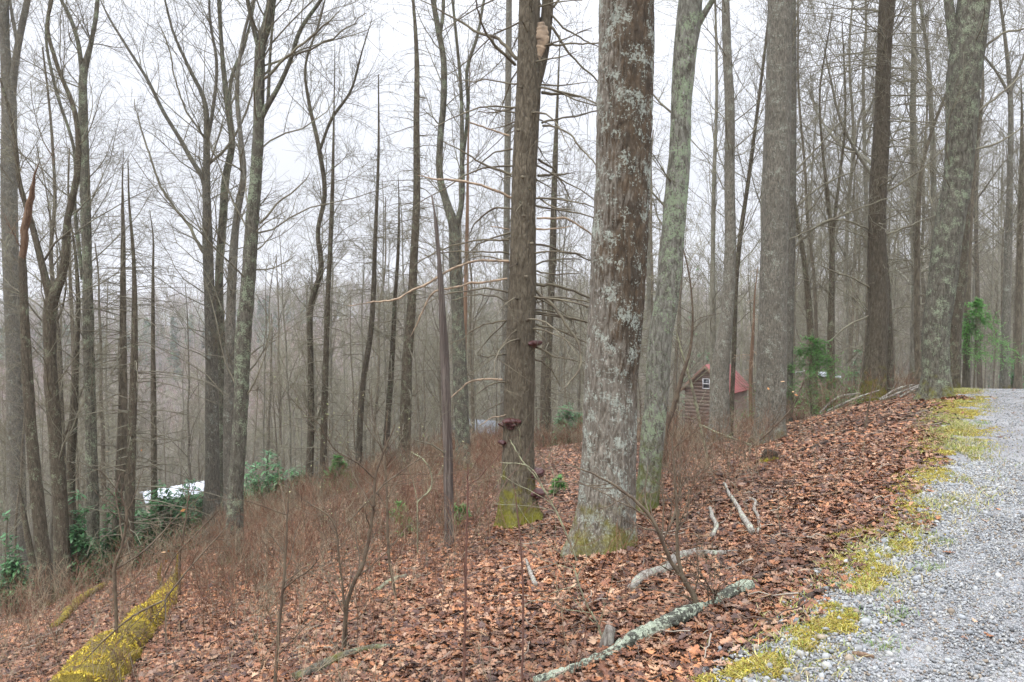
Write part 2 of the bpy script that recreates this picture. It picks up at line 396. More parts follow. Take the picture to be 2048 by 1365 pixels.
def gravel_mat():
    m, nt, b = mat_new('gravel'); s = NT(nt); v = s.vec((1, 1, 1))
    vc = s.n('ShaderNodeTexVoronoi', feature='F1'); vc.inputs['Scale'].default_value = 70; s.l(v, vc.inputs['Vector'])
    sp = s.n('ShaderNodeSeparateColor'); s.l(vc.outputs['Color'], sp.inputs[0])
    col = s.mix(sp.outputs[0], (.27, .275, .28), (.44, .44, .435))
    col = s.mix(s.mr(sp.outputs[1], .85, .9), col, (.20, .13, .09))
    col = s.mix(s.mr(vc.outputs['Distance'], .3, .75, 0, .8), col, (.16, .16, .165))
    col = s.mix(s.mr(s.noise(v, 1.3, 4), .42, .7, 0, .6), col, (.37, .37, .365))
    s.l(col, b.inputs['Base Color']); b.inputs['Roughness'].default_value = .75
    s.bump(s.mr(vc.outputs['Distance'], 0, .8, 1, 0), .9, .02, b); return m
M['ground'] = ground_mat(); M['gravel'] = gravel_mat()

def grid(xs, ys, zf):
    X, Y = np.meshgrid(xs, ys); Z = zf(X, Y); V = np.stack([X, Y, Z], -1).reshape(-1, 3)
    nx, ny = len(xs), len(ys); i = (np.arange(ny-1)*nx)[:, None]+np.arange(nx-1)[None]
    return V, np.stack([i, i+1, i+nx+1, i+nx], -1).reshape(-1, 4)
def spaced(a, fine, step, far, gr=1.12):
    r = list(np.arange(-fine, fine+1e-6, step)); s = step; x = fine
    while x < far: s *= gr; x += s; r.append(x); r.insert(0, -x)
    return np.array(r)
xs = spaced(0, 17, .17, 900); ysn = np.arange(-4, 28, .17); s = .17; x = ysn[-1]; yl = list(ysn)
while x < 950: s *= 1.07; x += s; yl.append(x)
yl = [-300, -120, -40, -15, -8]+yl
def Hg(x, y): return H(x, y)-0.06*sstep(.15, .5, road_d(x, y))*(1-sstep(4.2, 4.6, road_d(x, y)))*(y < 40)
g = MB(); V, Q = grid(xs, np.array(yl), Hg); g.add(V, Q=Q)
tag(g.build('ground', M['ground']), kind='structure')

# road strip: rows across the track
ry = np.arange(-4, 30, .12); rd = np.linspace(0, 4.6, 40)
YY, DD = np.meshgrid(ry, rd, indexing='ij')
RX = road_x(YY)+DD/.8+np.where(DD < .01, 1, 0)*0+(1-DD/4.6)*.12*n2(YY*0, YY, 2.0, 21)
V = np.stack([RX, YY, H(RX, YY)+.004+.012*n2(RX, YY, 6, 22)*sstep(.1, .6, DD)], -1).reshape(-1, 3)
nx = len(rd); i = (np.arange(len(ry)-1)*nx)[:, None]+np.arange(nx-1)[None]
g = MB(); g.add(V, Q=np.stack([i, i+1, i+nx+1, i+nx], -1).reshape(-1, 4))
tag(g.build('gravel_road', M['gravel']), kind='structure')

# ------------------------------------------------------------------ leaf litter
def rotm(n, tiltmax):
    yaw = rng.uniform(0, 2*pi, n); t = rng.uniform(0, 1, n)**1.3*tiltmax; az = rng.uniform(0, 2*pi, n)
    N = np.stack([np.sin(t)*np.cos(az), np.sin(t)*np.sin(az), np.cos(t)], 1)
    A = np.stack([np.cos(yaw), np.sin(yaw), np.zeros(n)], 1); A = norm(A-(A*N).sum(1, keepdims=True)*N); B = np.cross(N, A)
    return A, B, N
PAL = np.array([[.36, .20, .12], [.42, .25, .155], [.28, .125, .065], [.33, .14, .06], [.20, .085, .045], [.13, .058, .034], [.08, .04, .028], [.50, .33, .22], [.44, .21, .10], [.24, .14, .095], [.10, .055, .045], [.30, .20, .15]])
PW = np.array([11, 9, 14, 9, 15, 12, 9, 4, 6, 9, 7, 5.]); PW /= PW.sum()
# lobed leaf outline
lo = []
for kk, (t, w) in enumerate([(0, .03), (.18, .20), (.27, .10), (.42, .36), (.52, .16), (.68, .33), (.78, .14), (.88, .17), (1.0, .0)]): lo.append((t-.5, w))
OUT = np.array([(t, w) for t, w in lo]+[(t, -w) for t, w in lo[-2:0:-1]])
def scatter_leaves(mb, P, size, lobed, tilt, pal=PAL, pw=PW, lift=.012, dark=None):
    n = len(P); A, B, N = rotm(n, tilt); sz = size*rng.uniform(.45, 1.45, n)
    c = pal[rng.choice(len(pal), n, p=pw)]*rng.uniform(.75, 1.25, (n, 1))*np.array([1.0, .96, .90])
    if dark is not None: c = c*dark[:, None]
    O = P+N*0; O[:, 2] += rng.uniform(0, lift, n)
    cur = rng.uniform(-.6, .8, n); cur2 = rng.uniform(-.5, .9, n)
    if lobed:
        q = OUT; k = len(q); loc = np.concatenate([q, [[0, 0]]])
        wd_ = rng.uniform(.45, 1.25, n)[:, None, None]; h = cur[:, None]*(loc[None, :, 0]**2)*.9+cur2[:, None]*np.abs(loc[None, :, 1])**1.5*1.1+rng.normal(0, .03, (n, k+1))
        V = O[:, None, :]+sz[:, None, None]*(loc[None, :, 0:1]*A[:, None, :]+wd_*loc[None, :, 1:2]*B[:, None, :]+h[:, :, None]*N[:, None, :])
        b = (np.arange(n)*(k+1))[:, None]; j = np.arange(k)[None]
        T = np.stack([b+j, b+(j+1) % k, np.broadcast_to(b+k, (n, k))], -1).reshape(-1, 3)
        mb.add(V.reshape(-1, 3), T=T, col=np.repeat(c, k+1, 0))
    else:
        loc = np.array([(-.5, 0), (-.1, .3), (.5, .02), (.0, -.3)])
        h = np.stack([cur*.25, cur2*.22, cur*.2, cur2*.22], 1)
        V = O[:, None, :]+sz[:, None, None]*(loc[None, :, 0:1]*A[:, None, :]+loc[None, :, 1:2]*B[:, None, :]+h[:, :, None]*N[:, None, :])
        b = (np.arange(n)*4)[:, None]
        T = np.concatenate([b+np.array([[0, 1, 2]]), b+np.array([[0, 2, 3]])])
        mb.add(V.reshape(-1, 3), T=T, col=np.repeat(c, 4, 0))
def spots(n, y0, y1, xmin=-.72, xr=None):
    y = np.sqrt(rng.uniform(y0*y0, y1*y1, n)); lo_ = xmin*y-.3; hi = np.minimum(road_x(y)+.3, .72*y) if xr is None else xr*y
    x = lo_+(hi-lo_)*rng.uniform(0, 1, n); return x, y
lm = MB()
x, y = spots(105000, 2.3, 9.5)
d = road_d(x, y)+n2(x, y, 1.6, 31)*.35; k = d < rng.uniform(-.25, .12, len(x))
x, y = x[k], y[k]; P = np.stack([x, y, H(x, y)], 1)
patch = .72+.38*sstep(-.5, .5, n2(x, y, .9, 33)+.5*n2(x, y, 3, 34))
scatter_leaves(lm, P, .060, True, .7, dark=patch, lift=.03)
x, y = spots(290000, 9.2, 27)
d = road_d(x, y)+n2(x, y, 1.2, 31)*.4; k = d < rng.uniform(-.3, .15, len(x)); x, y = x[k], y[k]; P = np.stack([x, y, H(x, y)], 1)
patch = .72+.38*sstep(-.5, .5, n2(x, y, .9, 33)+.5*n2(x, y, 3, 34))
scatter_leaves(lm, P, .064, False, .6, dark=patch, lift=.03)
# stray leaves on the gravel
y = rng.uniform(2.5, 17, 260); x = road_x(y)+rng.uniform(.1, 4.4, 260)**1.0; P = np.stack([x, y, H(x, y)+.01], 1)
scatter_leaves(lm, P, .06, True, .4)
tag(lm.build('leaf_litter', M['tint'], smooth=False), 'fallen brown oak leaves covering the forest slope', 'leaf litter', kind='stuff')

x, y = spots(5200, 2.3, 20); k = road_d(x, y) < -.05; x, y = x[k], y[k]; n = len(x); az = rng.uniform(0, 2*pi, n); L_ = rng.uniform(.05, .32, n)**1.0
s_ = np.linspace(-.5, .5, 5)[None, :]; bx = x[:, None]+np.cos(az)[:, None]*L_[:, None]*s_+rng.normal(0, .006, (n, 5)); by = y[:, None]+np.sin(az)[:, None]*L_[:, None]*s_+rng.normal(0, .006, (n, 5))
TP_ = np.stack([bx, by, H(bx, by)+.022+rng.uniform(0, .03, (n, 1))+rng.normal(0, .008, (n, 5))], -1); tb = MB()
tb.tubes(TP_, rng.uniform(.0015, .005, n)[:, None]*np.linspace(1.2, .6, 5)[None], 4, col=np.array([[.12, .085, .065], [.22, .18, .14], [.34, .30, .24], [.07, .05, .04], [.30, .20, .12]])[rng.integers(0, 5, n)])
tag(tb.build('twig_litter', M['tintm']), 'small fallen twigs scattered over the leaves', 'twig litter', kind='stuff')
# ------------------------------------------------------------------ gravel stones
ph = (1+5**.5)/2
ICO = norm(np.array([(-1, ph, 0), (1, ph, 0), (-1, -ph, 0), (1, -ph, 0), (0, -1, ph), (0, 1, ph), (0, -1, -ph), (0, 1, -ph), (ph, 0, -1), (ph, 0, 1), (-ph, 0, -1), (-ph, 0, 1)], float))
ICT = np.array([(0, 11, 5), (0, 5, 1), (0, 1, 7), (0, 7, 10), (0, 10, 11), (1, 5, 9), (5, 11, 4), (11, 10, 2), (10, 7, 6), (7, 1, 8), (3, 9, 4), (3, 4, 2), (3, 2, 6), (3, 6, 8), (3, 8, 9), (4, 9, 5), (2, 4, 11), (6, 2, 10), (8, 6, 7), (9, 8, 1)])
def stones(mb, P, r, pal):
    n = len(P); A, B, N = rotm(n, 1.2); sc3 = rng.uniform(.55, 1.25, (n, 3))*r[:, None]
    L = ICO[None]*rng.uniform(.75, 1.2, (n, 12, 1))*sc3[:, None, :]
    V = P[:, None, :]+L[..., 0:1]*A[:, None]+L[..., 1:2]*B[:, None]+L[..., 2:3]*N[:, None]*.8
    T = ((np.arange(n)*12)[:, None, None]+ICT[None]).reshape(-1, 3)
    c = pal[rng.integers(0, len(pal), n)]*rng.uniform(.7, 1.25, (n, 1))
    mb.add(V.reshape(-1, 3), T=T, col=np.repeat(c, 12, 0))
SP = .92*np.array([1.0, .99, .93])*np.array([[.36, .375, .40], [.29, .305, .335], [.38, .39, .40], [.23, .245, .27], [.34, .34, .335], [.42, .42, .42], [.31, .33, .365], [.18, .185, .20], [.31, .26, .215], [.38, .39, .41]])
gm = MB()
def gpts(n, y0, y1, d0, d1):
    y = np.sqrt(rng.uniform(y0*y0, y1*y1, n)); d = rng.uniform(d0, d1, n); x = road_x(y)+d/.8
    k = np.abs(x) < .70*y+.2; return x[k], y[k], d[k]
x, y, d = gpts(120000, 2.4, 7.5, -.25, 3.2); k = rng.uniform(0, 1, len(x)) < sstep(-.25, .25, d+n2(x, y, 1.5, 41)*.3); x, y, d = x[k], y[k], d[k]
r = rng.uniform(.0035, .0095, len(x))*(1+1.2*(rng.uniform(0, 1, len(x)) < .03))*(1+.35*sstep(.8, 0, d)); stones(gm, np.stack([x, y, H(x, y)+r*.3+.006], 1), r, SP)
x, y, d = gpts(42000, 7.3, 17, -.2, 4.2); k = rng.uniform(0, 1, len(x)) < sstep(-.2, .25, d+n2(x, y, 1.5, 41)*.3); x, y, d = x[k], y[k], d[k]
r = rng.uniform(.005, .012, len(x)); stones(gm, np.stack([x, y, H(x, y)+.004+r*.1], 1), r, SP)
tag(gm.build('gravel', M['tintm'], smooth=False), 'grey crushed stones covering the road', 'gravel', kind='stuff')

# ------------------------------------------------------------------ moss and grass on the verge
mm_ = MB(); gg = MB()
def blades(mb, P, hgt, wid, pal, lean=.5):
    n = len(P); az = rng.uniform(0, 2*pi, n); h = hgt*rng.uniform(.5, 1.3, n)
    A = np.stack([np.cos(az), np.sin(az), np.zeros(n)], 1)*wid; ln = rng.normal(0, lean, (n, 2))
    top = P+np.stack([ln[:, 0]*h, ln[:, 1]*h, h], 1); mid = P+np.stack([ln[:, 0]*h*.35, ln[:, 1]*h*.35, h*.6], 1)
    V = np.stack([P-A, P+A, mid+A*.7, mid-A*.7, top], 1); b = (np.arange(n)*5)[:, None]
    c = pal[rng.integers(0, len(pal), n)]*rng.uniform(.7, 1.25, (n, 1))
    mb.add(V.reshape(-1, 3), Q=b+np.array([[0, 1, 2, 3]]), T=b+np.array([[3, 2, 4]]), col=np.repeat(c, 5, 0))
MP = np.array([[.42, .34, .05], [.48, .40, .07], [.30, .27, .05], [.50, .44, .16], [.30, .21, .06], [.26, .28, .06], [.22, .14, .06]])
patches = [(1935, 803, 40, 7), (1915, 832, 45, 8), (1898, 868, 26, 7), (1850, 893, 36, 8), (1905, 908, 34, 8), (1858, 928, 26, 8), (1870, 945, 40, 10), (1840, 965, 52, 16), (1815, 990, 40, 12),
           (1800, 1010, 30, 8), (1812, 1040, 62, 16), (1735, 1068, 50, 14), (1800, 1092, 44, 12), (1720, 1128, 55, 13), (1765, 1145, 40, 9), (1730, 1172, 34, 10), (1672, 1212, 30, 9), (1655, 1262, 50, 12),
           (1690, 1240, 30, 10), (1545, 1335, 60, 14), (1470, 1358, 50, 8), (1610, 1300, 30, 8)]
for (u, v, ru, rv) in patches:
    n = int(80+ru*rv*4.5); th = rng.uniform(0, 2*pi, n); rr = np.sqrt(rng.uniform(0, 1, n))
    pts = []
    for uu, vv in ((u-ru, v+rv), (u+ru, v-rv), (u-ru*.5, v-rv), (u+ru*.5, v+rv)): pts.append(G(uu, vv)[:2])
    c = np.mean(pts, 0); e1 = (pts[1]-pts[0])/2; e2 = (pts[3]-pts[2])/2
    xy = c+(rr*np.cos(th))[:, None]*e1*1.45+(rr*np.sin(th))[:, None]*e2*1.3
    keep = n2(xy[:, 0], xy[:, 1], 7, 51)*.8+n2(xy[:, 0], xy[:, 1], 19, 52)*.6 > -.35+rr*.75; xy = xy[keep]; rr = rr[keep]
    z = H(xy[:, 0], xy[:, 1]); mound = .008*(1-rr**2)+.002
    Pp = np.stack([xy[:, 0], xy[:, 1], z+mound*rng.uniform(.4, 1, len(z))], 1)
    stones(mm_, Pp, rng.uniform(.006, .015, len(Pp)), MP)
    reps = 5; Pb = np.repeat(Pp, reps, 0)+rng.normal(0, .014, (len(Pp)*reps, 3))*[1, 1, .3]
    blades(mm_, Pb, .014, .003, MP*1.1, 1.1)
n = 52000; y = np.sqrt(rng.uniform(2.6**2, 15**2, n)); d = rng.normal(.10, .15, n); x = road_x(y)+d/.8
k = n2(x, y, 2.2, 55)*.8+n2(x, y, 9, 56)*.7 > -.02; x, y = x[k], y[k]; Pp = np.stack([x, y, H(x, y)+.004], 1)
stones(mm_, Pp, rng.uniform(.004, .010, len(Pp)), MP); Pb = np.repeat(Pp, 2, 0)+rng.normal(0, .012, (len(Pp)*2, 3))*[1, 1, .2]; blades(mm_, Pb, .012, .003, MP, 1.2)
tag(mm_.build('moss', M['tintm']), 'yellow olive moss cushions along the gravel edge', 'moss', kind='stuff')
n = 34000; y = np.sqrt(rng.uniform(2.5**2, 15**2, n)); d = rng.normal(.12, .22, n); x = road_x(y)+d
k = n2(x, y, 1.5, 61)+n2(x, y, 6, 62)*.6 > .10; x, y = x[k], y[k]
blades(gg, np.stack([x, y, H(x, y)], 1), .045, .003, np.array([[.42, .36, .16], [.34, .36, .10], [.50, .44, .24], [.24, .30, .06]]), .9)
for (u, v) in ((1885, 1088), (1790, 1232), (1700, 1235), (1860, 1142), (1760, 1298), (1965, 848)):
    c = G(u, v); n = 90; q = c+rng.normal(0, .05, (n, 3))*[1, 1, 0]; q[:, 2] = H(q[:, 0], q[:, 1])
    blades(gg, q, .035, .0025, np.array([[.16, .28, .07], [.28, .33, .12]]), .9)
tag(gg.build('grass', M['tintm']), 'short straw and green grass at the road edge', 'grass', kind='stuff')

# ------------------------------------------------------------------ trees traced at their real distance
def to3(path, y0, y1=0.):
    """pixel path -> points at depth y0 (drifting by y1 along its length), radii"""
    path = list(path)
    if path[-1][1] > 8 and 2 < path[-1][2] < 12 and path[0][2] > path[-1][2]:
        (ua, va, wa), (ub, vb, wb) = path[-2], path[-1]; path.append((ub+(ub-ua)*.7+rng.normal(0, 6), vb+(vb-va)*.7+rng.normal(0, 4), 1.3))
    P = []; R = []; n = max(1, len(path)-1)
    for i, (u, v, w) in enumerate(path):
        yy = y0+y1*i/n; p = at(u, v, yy); P.append(p); R.append(w/2*yy/F)
    return P, R
def extend(P, R, L, tip=.35):
    P = [np.array(p) for p in P]; d = norm(P[-1]-P[-2]); d = norm(d*np.array([.7, 1, 1])+np.array([0, 0, .25]))
    for f in (.4, 1.0):
        P.append(P[-1]+d*L*(f if f < 1 else .6)+rng.normal(0, .12, 3)*[1, 1, 0]); R.append(R[-1]*(.75 if f < 1 else tip/.75))
    return P, R
def grow_dec(mb, stems, y0, dens=1., zmin=-99, s=1.):
    rm = max(.0016, y0*.00017)
    for P, R in stems:
        P, R = resamp(P, R, k=24); P = P[None]; R = R[None]; L = lens(P)[0]
        a = kids(P, R, max(1, L*4.0*dens), .06, 1, .45, 1.15, .4*s, 2.1*s, 8, .14, .07, .26, .012, rm)
        k = a[0][:, 0, 2] > zmin; a = (a[0][k], a[1][k])
        mb.tubes(*a, 4); l = lens(a[0])
        b = kids(*a, 6, .15, 1, .5, 1.1, .25*l, .65*l, 5, .15, .05, .6, .012, rm); mb.tubes(*b, 3); l = lens(b[0])
        c = kids(*b, 5, .15, 1, .5, 1.1, .3*l, .7*l, 4, .17, .05, .6, .008, rm*.85); mb.tubes(*c, 3)
def grow_con(mb, stems, y0, dens=1., zmin=-99, s=1., t0=.05, droop=-.07):
    rm = max(.0016, y0*.00017)
    for P, R in stems:
        P, R = resamp(P, R, k=24); P = P[None]; R = R[None]; L = lens(P)[0]
        a = kids(P, R, max(1, L*10*dens), t0, 1, 1.2, 1.75, .15*s, 1.5*s, 7, .10, droop, .16, .012, rm*1.3)
        k = a[0][:, 0, 2] > zmin; a = (a[0][k], a[1][k])
        mb.tubes(*a, 4); l = lens(a[0])
        b = kids(*a, 4, .25, 1, .5, 1.2, .2*l, .5*l, 4, .18, -.03, .6, .008, rm); mb.tubes(*b, 3); l = lens(b[0])
        c = kids(*b, 1.5, .2, 1, .5, 1.1, .3*l, .7*l, 3, .18, -.03, .6, .006, rm*.85); mb.tubes(*c, 3)

def tree(name, label, cat, mat, tr, forks=(), limbs=(), y=None, kind='dec', dens=1., flare=.13, bk=0., top=None, tw='twig', zmin=-99, s=1., lean=0., group=None, t0=.05, fl2=None, droop=-.07, basedepth=.35, bf=22.):
    """tr = main stem from the ground up (u, v, width px); forks = further stems; limbs = big side branches"""
    y0 = y if y else gy(tr[0][0], tr[0][1], 14)
    base = at(tr[0][0], tr[0][1], y0); gz = float(H(base[0], base[1]))
    P, R = to3(tr, y0, lean)
    if P[0][2] > gz+.02:                               # hidden foot: carry the stem down to the ground
        d = P[0]-P[min(1, len(P)-1)]; q = P[0]+d*min(3., (P[0][2]-gz)/max(.1, -d[2])); q[2] = gz
        P.insert(0, q); R.insert(0, R[0]*1.12)
    root = np.array([P[0][0], P[0][1], float(H(P[0][0], P[0][1]))])
    P.insert(0, P[0]-np.array([0, 0, basedepth])); R.insert(0, R[0]*1.05)
    if top is None: top = 8.0 if tr[-1][1] < 8 else 0.
    if top: P, R = extend(P, R, top)
    e = empty(name, tuple(root), label, cat, group)
    mb = MB(); px = R[1]*2*F/y0
    near = px > 60
    sides = 200 if px > 90 else (130 if near else (40 if px > 24 else 14)); step = .018 if near else (.06 if px > 24 else .15)
    Pr, Rr = resamp(P, R, step=step)
    vis = Pr[:, 2] < CZ+.50*y0                          # fine relief only on the part in view
    if near and (~vis).any():
        k = np.concatenate([np.where(vis)[0], np.where(~vis)[0][::12]]); Pr, Rr = Pr[k], Rr[k]
    trunk(mb, Pr-root, Rr, sides, flare, fl2 or .3, bk if bk else (.006 if px > 24 else 0), bf, seed=int(abs(root[0]*37)) % 90, zg=0., cap=True)
    stems = [(np.array(P[1:])-root, np.array(R[1:]))]
    for f in forks:
        y1 = rng.uniform(-.5, .5)*.12*len(f); Pf, Rf = to3(f, y0+lean*.5, y1)
        if f[-1][1] < 8: Pf, Rf = extend(Pf, Rf, 6.)
        Pf2, Rf2 = resamp(Pf, Rf, step=.08); trunk(mb, Pf2-root, Rf2, 24 if f[0][2] > 24 else 10, 0, bark=.004 if f[0][2] > 24 else 0, seed=5, cap=True)
        stems.append((np.array(Pf)-root, np.array(Rf)))
    mb.build('trunk', mat, e)
    cb = MB()
    ls = []
    for l_ in limbs:
        y1 = rng.uniform(-1, 1)*.5; Pf, Rf = to3(l_, y0, y1); Pf2, Rf2 = resamp(Pf, Rf, step=.1)
        Pf2 = Pf2+rng.normal(0, .008, Pf2.shape); cb.tubes((Pf2-root)[None], Rf2[None], 6); ls.append((Pf2-root, Rf2))
    if kind == 'dec':
        grow_dec(cb, stems, y0, dens, zmin, s); grow_dec(cb, ls, y0, .9*dens, -99, .45*s)
    elif kind == 'con':
        grow_con(cb, stems, y0, dens, zmin, s, t0, droop); grow_con(cb, ls, y0, .6, -99, .35)
    elif ls: grow_dec(cb, ls, y0, .5, -99, .3)
    if cb.n: cb.build('crown' if kind != 'snag' else 'branches', M[tw] if isinstance(tw, str) else tw, e)
    TREES.append((root, R[1]))
    return e, root, y0

MM = M
TREES = []
# --- left group
tree('grey_maple_tree', 'thick grey trunk at the left edge, forking high up beside the broken orange snag', 'tree', M['gray'],
     [(45, 1215, 46), (38, 1100, 36), (32, 920, 34), (29, 700, 31), (20, 480, 28), (18, 330, 28), (18, 205, 27), (10, 90, 17), (8, 0, 15)],
     forks=[[(20, 215, 18), (33, 110, 14), (44, 50, 13), (55, 0, 12)], [(36, 90, 8), (24, 30, 6), (20, 0, 5)]], dens=.8, zmin=1.0, flare=.25)
tree('broken_snag', 'splintered orange topped snag leaning against the far left trunk', 'dead tree', [M['brown'], M['orange']][0],
     [(92, 1160, 28), (67, 920, 22), (52, 700, 19), (48, 600, 16), (44, 513, 14)], y=11.2, kind='snag', top=0,
     limbs=[[(44, 520, 13), (54, 436, 15), (63, 390, 11), (71, 352, 4)]], tw='orange')
tree('mossy_stub', 'short moss covered dead stub at the foot of the leftmost trunks', 'dead tree', M['brown'],
     [(80, 1195, 17), (62, 1110, 14), (46, 1020, 9)], kind='snag', top=0)
tree('forked_tree', 'Y shaped brown tree left, fork low on its mossy trunk', 'tree', M['brown'],
     [(125, 1140, 32), (120, 1000, 27), (110, 870, 25), (100, 700, 24), (104, 600, 25), (123, 554, 16), (136, 436, 13), (154, 349, 12), (151, 231, 9), (110, 118, 7), (95, 51, 6), (104, 0, 5)],
     forks=[[(103, 606, 20), (90, 554, 14), (64, 451, 11), (38, 359, 9), (31, 287, 7), (10, 190, 5)]], limbs=[[(90, 520, 5), (108, 490, 4), (130, 470, 3)]], y=12.6, dens=.8, zmin=1.6)
tree('tall_maple_tree', 'tall slim grey tree with double crown fork, right of the Y shaped tree', 'tree', M['mott'],
     [(186, 1120, 26), (185, 1000, 24), (182, 870, 22), (177, 680, 21), (174, 513, 18), (169, 333, 19), (167, 231, 16), (167, 149, 15), (182, 87, 9), (192, 31, 8), (195, 0, 7)],
     forks=[[(166, 160, 10), (154, 77, 8), (136, 26, 7), (122, 0, 6)], [(165, 560, 8), (150, 420, 7), (148, 300, 6), (112, 180, 6), (92, 60, 5), (100, 0, 4)]], y=13.4, dens=1.0, zmin=1.8)
tree('thin_dark_tree', 'thin dark crooked stem between the Y shaped tree and the tall grey tree', 'tree', M['brown'],
     [(150, 1130, 15), (142, 930, 17), (148, 820, 16), (152, 720, 11), (156, 600, 9), (150, 500, 6)], y=14.5, dens=.8, top=2.5, zmin=0)
tree('conifer_snag', 'straight dead conifer pole with short twigs, white roof just right of it', 'dead tree', M['bg2'],
     [(240, 1085, 24), (243, 940, 22), (246, 819, 17), (246, 616, 12), (246, 450, 8), (245, 354, 3)], y=13.8, kind='con', dens=1.3, top=0, s=1.0)
tree('conifer_snag', 'dead conifer pole with orange bark patches and a needle thin tip', 'dead tree', M['brown'],
     [(257, 1095, 20), (262, 921, 18), (269, 667, 13), (267, 513, 7), (258, 400, 4), (256, 320, 2)], y=13.2, kind='con', dens=1.4, top=0, s=1.1)
tree('conifer_snag', 'slim dead pole standing before the rhododendron under the white roof', 'dead tree', M['bg2'],
     [(309, 1070, 14), (307, 819, 11), (306, 667, 8), (306, 540, 5), (306, 470, 3)], y=15, kind='con', dens=1.2, top=0, s=.9)
tree('spreading_maple_tree', 'straight grey tree whose wide limbs fan out, left of the big dark tree', 'tree', M['gray'],
     [(422, 1052, 34), (424, 960, 28), (424, 820, 26), (422, 665, 23), (416, 513, 21), (414, 436, 18), (413, 370, 15), (413, 287, 12), (408, 200, 9), (380, 140, 7), (345, 60, 5), (330, 0, 4)],
     forks=[[(413, 450, 12), (404, 354, 10), (385, 323, 9), (359, 277, 8), (328, 226, 7), (297, 164, 6), (250, 88, 5), (215, 30, 4)],
            [(411, 300, 8), (424, 231, 7), (433, 123, 6), (420, 40, 5), (418, 0, 4)]],
     limbs=[[(406, 505, 7), (380, 456, 6), (328, 385, 5), (303, 323, 4), (280, 250, 3)], [(416, 330, 6), (450, 300, 5), (490, 230, 4), (520, 130, 3)], [(412, 280, 5), (380, 235, 4), (350, 160, 3), (335, 90, 3)]], y=15, dens=1.0, zmin=2.2)
tree('slim_maple_tree', 'slender curved tree directly right of the fanning grey tree', 'tree', M['mott'],
     [(447, 1045, 18), (447, 900, 17), (445, 768, 16), (440, 640, 17), (438, 564, 16), (446, 436, 16), (451, 359, 15), (464, 287, 13), (454, 205, 11), (444, 103, 8), (438, 0, 8)],
     forks=[[(462, 300, 7), (467, 144, 7), (485, 100, 6), (500, 48, 5), (510, 0, 4)]], y=15.6, dens=.9, zmin=2.4)
tree('pale_trunk_tree', 'pale smooth trunk half hidden behind the big dark tree', 'tree', M['gray'],
     [(458, 1040, 20), (456, 900, 19), (460, 700, 20), (464, 564, 18), (474, 430, 14), (487, 350, 12), (482, 280, 9), (474, 190, 8), (490, 60, 6), (507, 0, 5)], y=14.4, dens=.8, zmin=2.2)
tree('lichened_maple_tree', 'big dark mossy tree left of centre, forked near the top, yellow moss at its foot', 'tree', M['mott'],
     [(463, 1132, 44), (468, 1085, 34), (472, 973, 29), (482, 819, 28), (487, 665, 31), (492, 616, 28), (500, 513, 27), (505, 436, 25), (513, 333, 23), (518, 231, 21), (519, 154, 20), (522, 92, 20), (536, 41, 19), (543, 0, 18)],
     forks=[[(521, 105, 12), (508, 60, 9), (495, 0, 8)], [(516, 250, 12), (533, 215, 11), (554, 180, 9), (580, 123, 8), (600, 62, 8), (642, 0, 7)], [(536, 205, 7), (541, 100, 5), (550, 0, 4)]],
     limbs=[[(518, 449, 5), (549, 415, 4), (597, 374, 3)], [(498, 712, 4), (525, 690, 3), (552, 682, 2)], [(525, 160, 6), (580, 110, 5), (640, 60, 4)], [(523, 155, 5), (560, 120, 4), (620, 100, 4), (690, 60, 3)]], dens=.9, zmin=2.0, flare=.35, bk=.008)
tree('crooked_tree', 'thin snaking forked tree right of the big dark mossy tree', 'tree', M['brown'],
     [(617, 985, 16), (622, 860, 14), (621, 716, 12), (622, 610, 12), (642, 539, 11), (636, 462, 9), (649, 395, 9), (638, 297, 9), (618, 205, 7), (610, 144, 5), (640, 40, 4), (650, 0, 3)],
     forks=[[(640, 300, 6), (662, 241, 6), (700, 185, 5), (725, 100, 3)]], y=19, dens=1.3, zmin=1.5)
tree('conifer_snag', 'dead conifer with a long fresh orange scar low on its trunk', 'dead tree', M['brown'],
     [(646, 975, 16), (649, 819, 13), (655, 616, 11), (664, 410, 8), (668, 221, 3)], y=18.5, kind='con', dens=1.2, top=0, s=.9)
tree('conifer_snag', 'tall dead conifer tapering to a spike against the open sky', 'dead tree', M['bg2'],
     [(716, 950, 14), (726, 768, 12), (741, 667, 11), (751, 462, 8), (757, 308, 5), (757, 149, 2)], y=19.5, kind='con', dens=1.3, top=0, s=.9)
tree('conifer_snag', 'short dead conifer with broken top, just left of the tall twiggy conifer', 'dead tree', M['brown'],
     [(768, 940, 13), (776, 834, 12), (784, 720, 11), (790, 600, 8), (797, 487, 6), (798, 408, 3)], y=20, kind='con', dens=1.1, top=0, s=.8)
tree('dead_hemlock', 'tall straight conifer bristling with short twigs, left of the bare grey snag', 'dead tree', M['brown'],
     [(805, 968, 28), (810, 870, 23), (815, 716, 21), (821, 641, 18), (828, 513, 16), (833, 410, 14), (833, 256, 12), (833, 103, 9), (826, 0, 6)], y=19, kind='con', dens=1.3, s=.8, top=2)
tree('double_stem_tree', 'tree behind the grey snag splitting into two long upright stems', 'tree', M['mott'],
     [(927, 925, 30), (921, 768, 29), (916, 641, 26), (910, 513, 25), (907, 451, 22), (893, 405, 16), (880, 355, 14), (880, 287, 13), (887, 205, 13), (885, 103, 12), (878, 67, 12), (866, 0, 10)],
     forks=[[(908, 470, 14), (921, 420, 11), (924, 308, 9), (922, 180, 7), (913, 77, 6), (905, 0, 5)], [(925, 330, 7), (936, 205, 7), (934, 144, 7), (956, 67, 6), (968, 0, 5)], [(879, 75, 8), (886, 30, 7), (887, 0, 7)]], y=15.5, dens=.8, zmin=1.6)
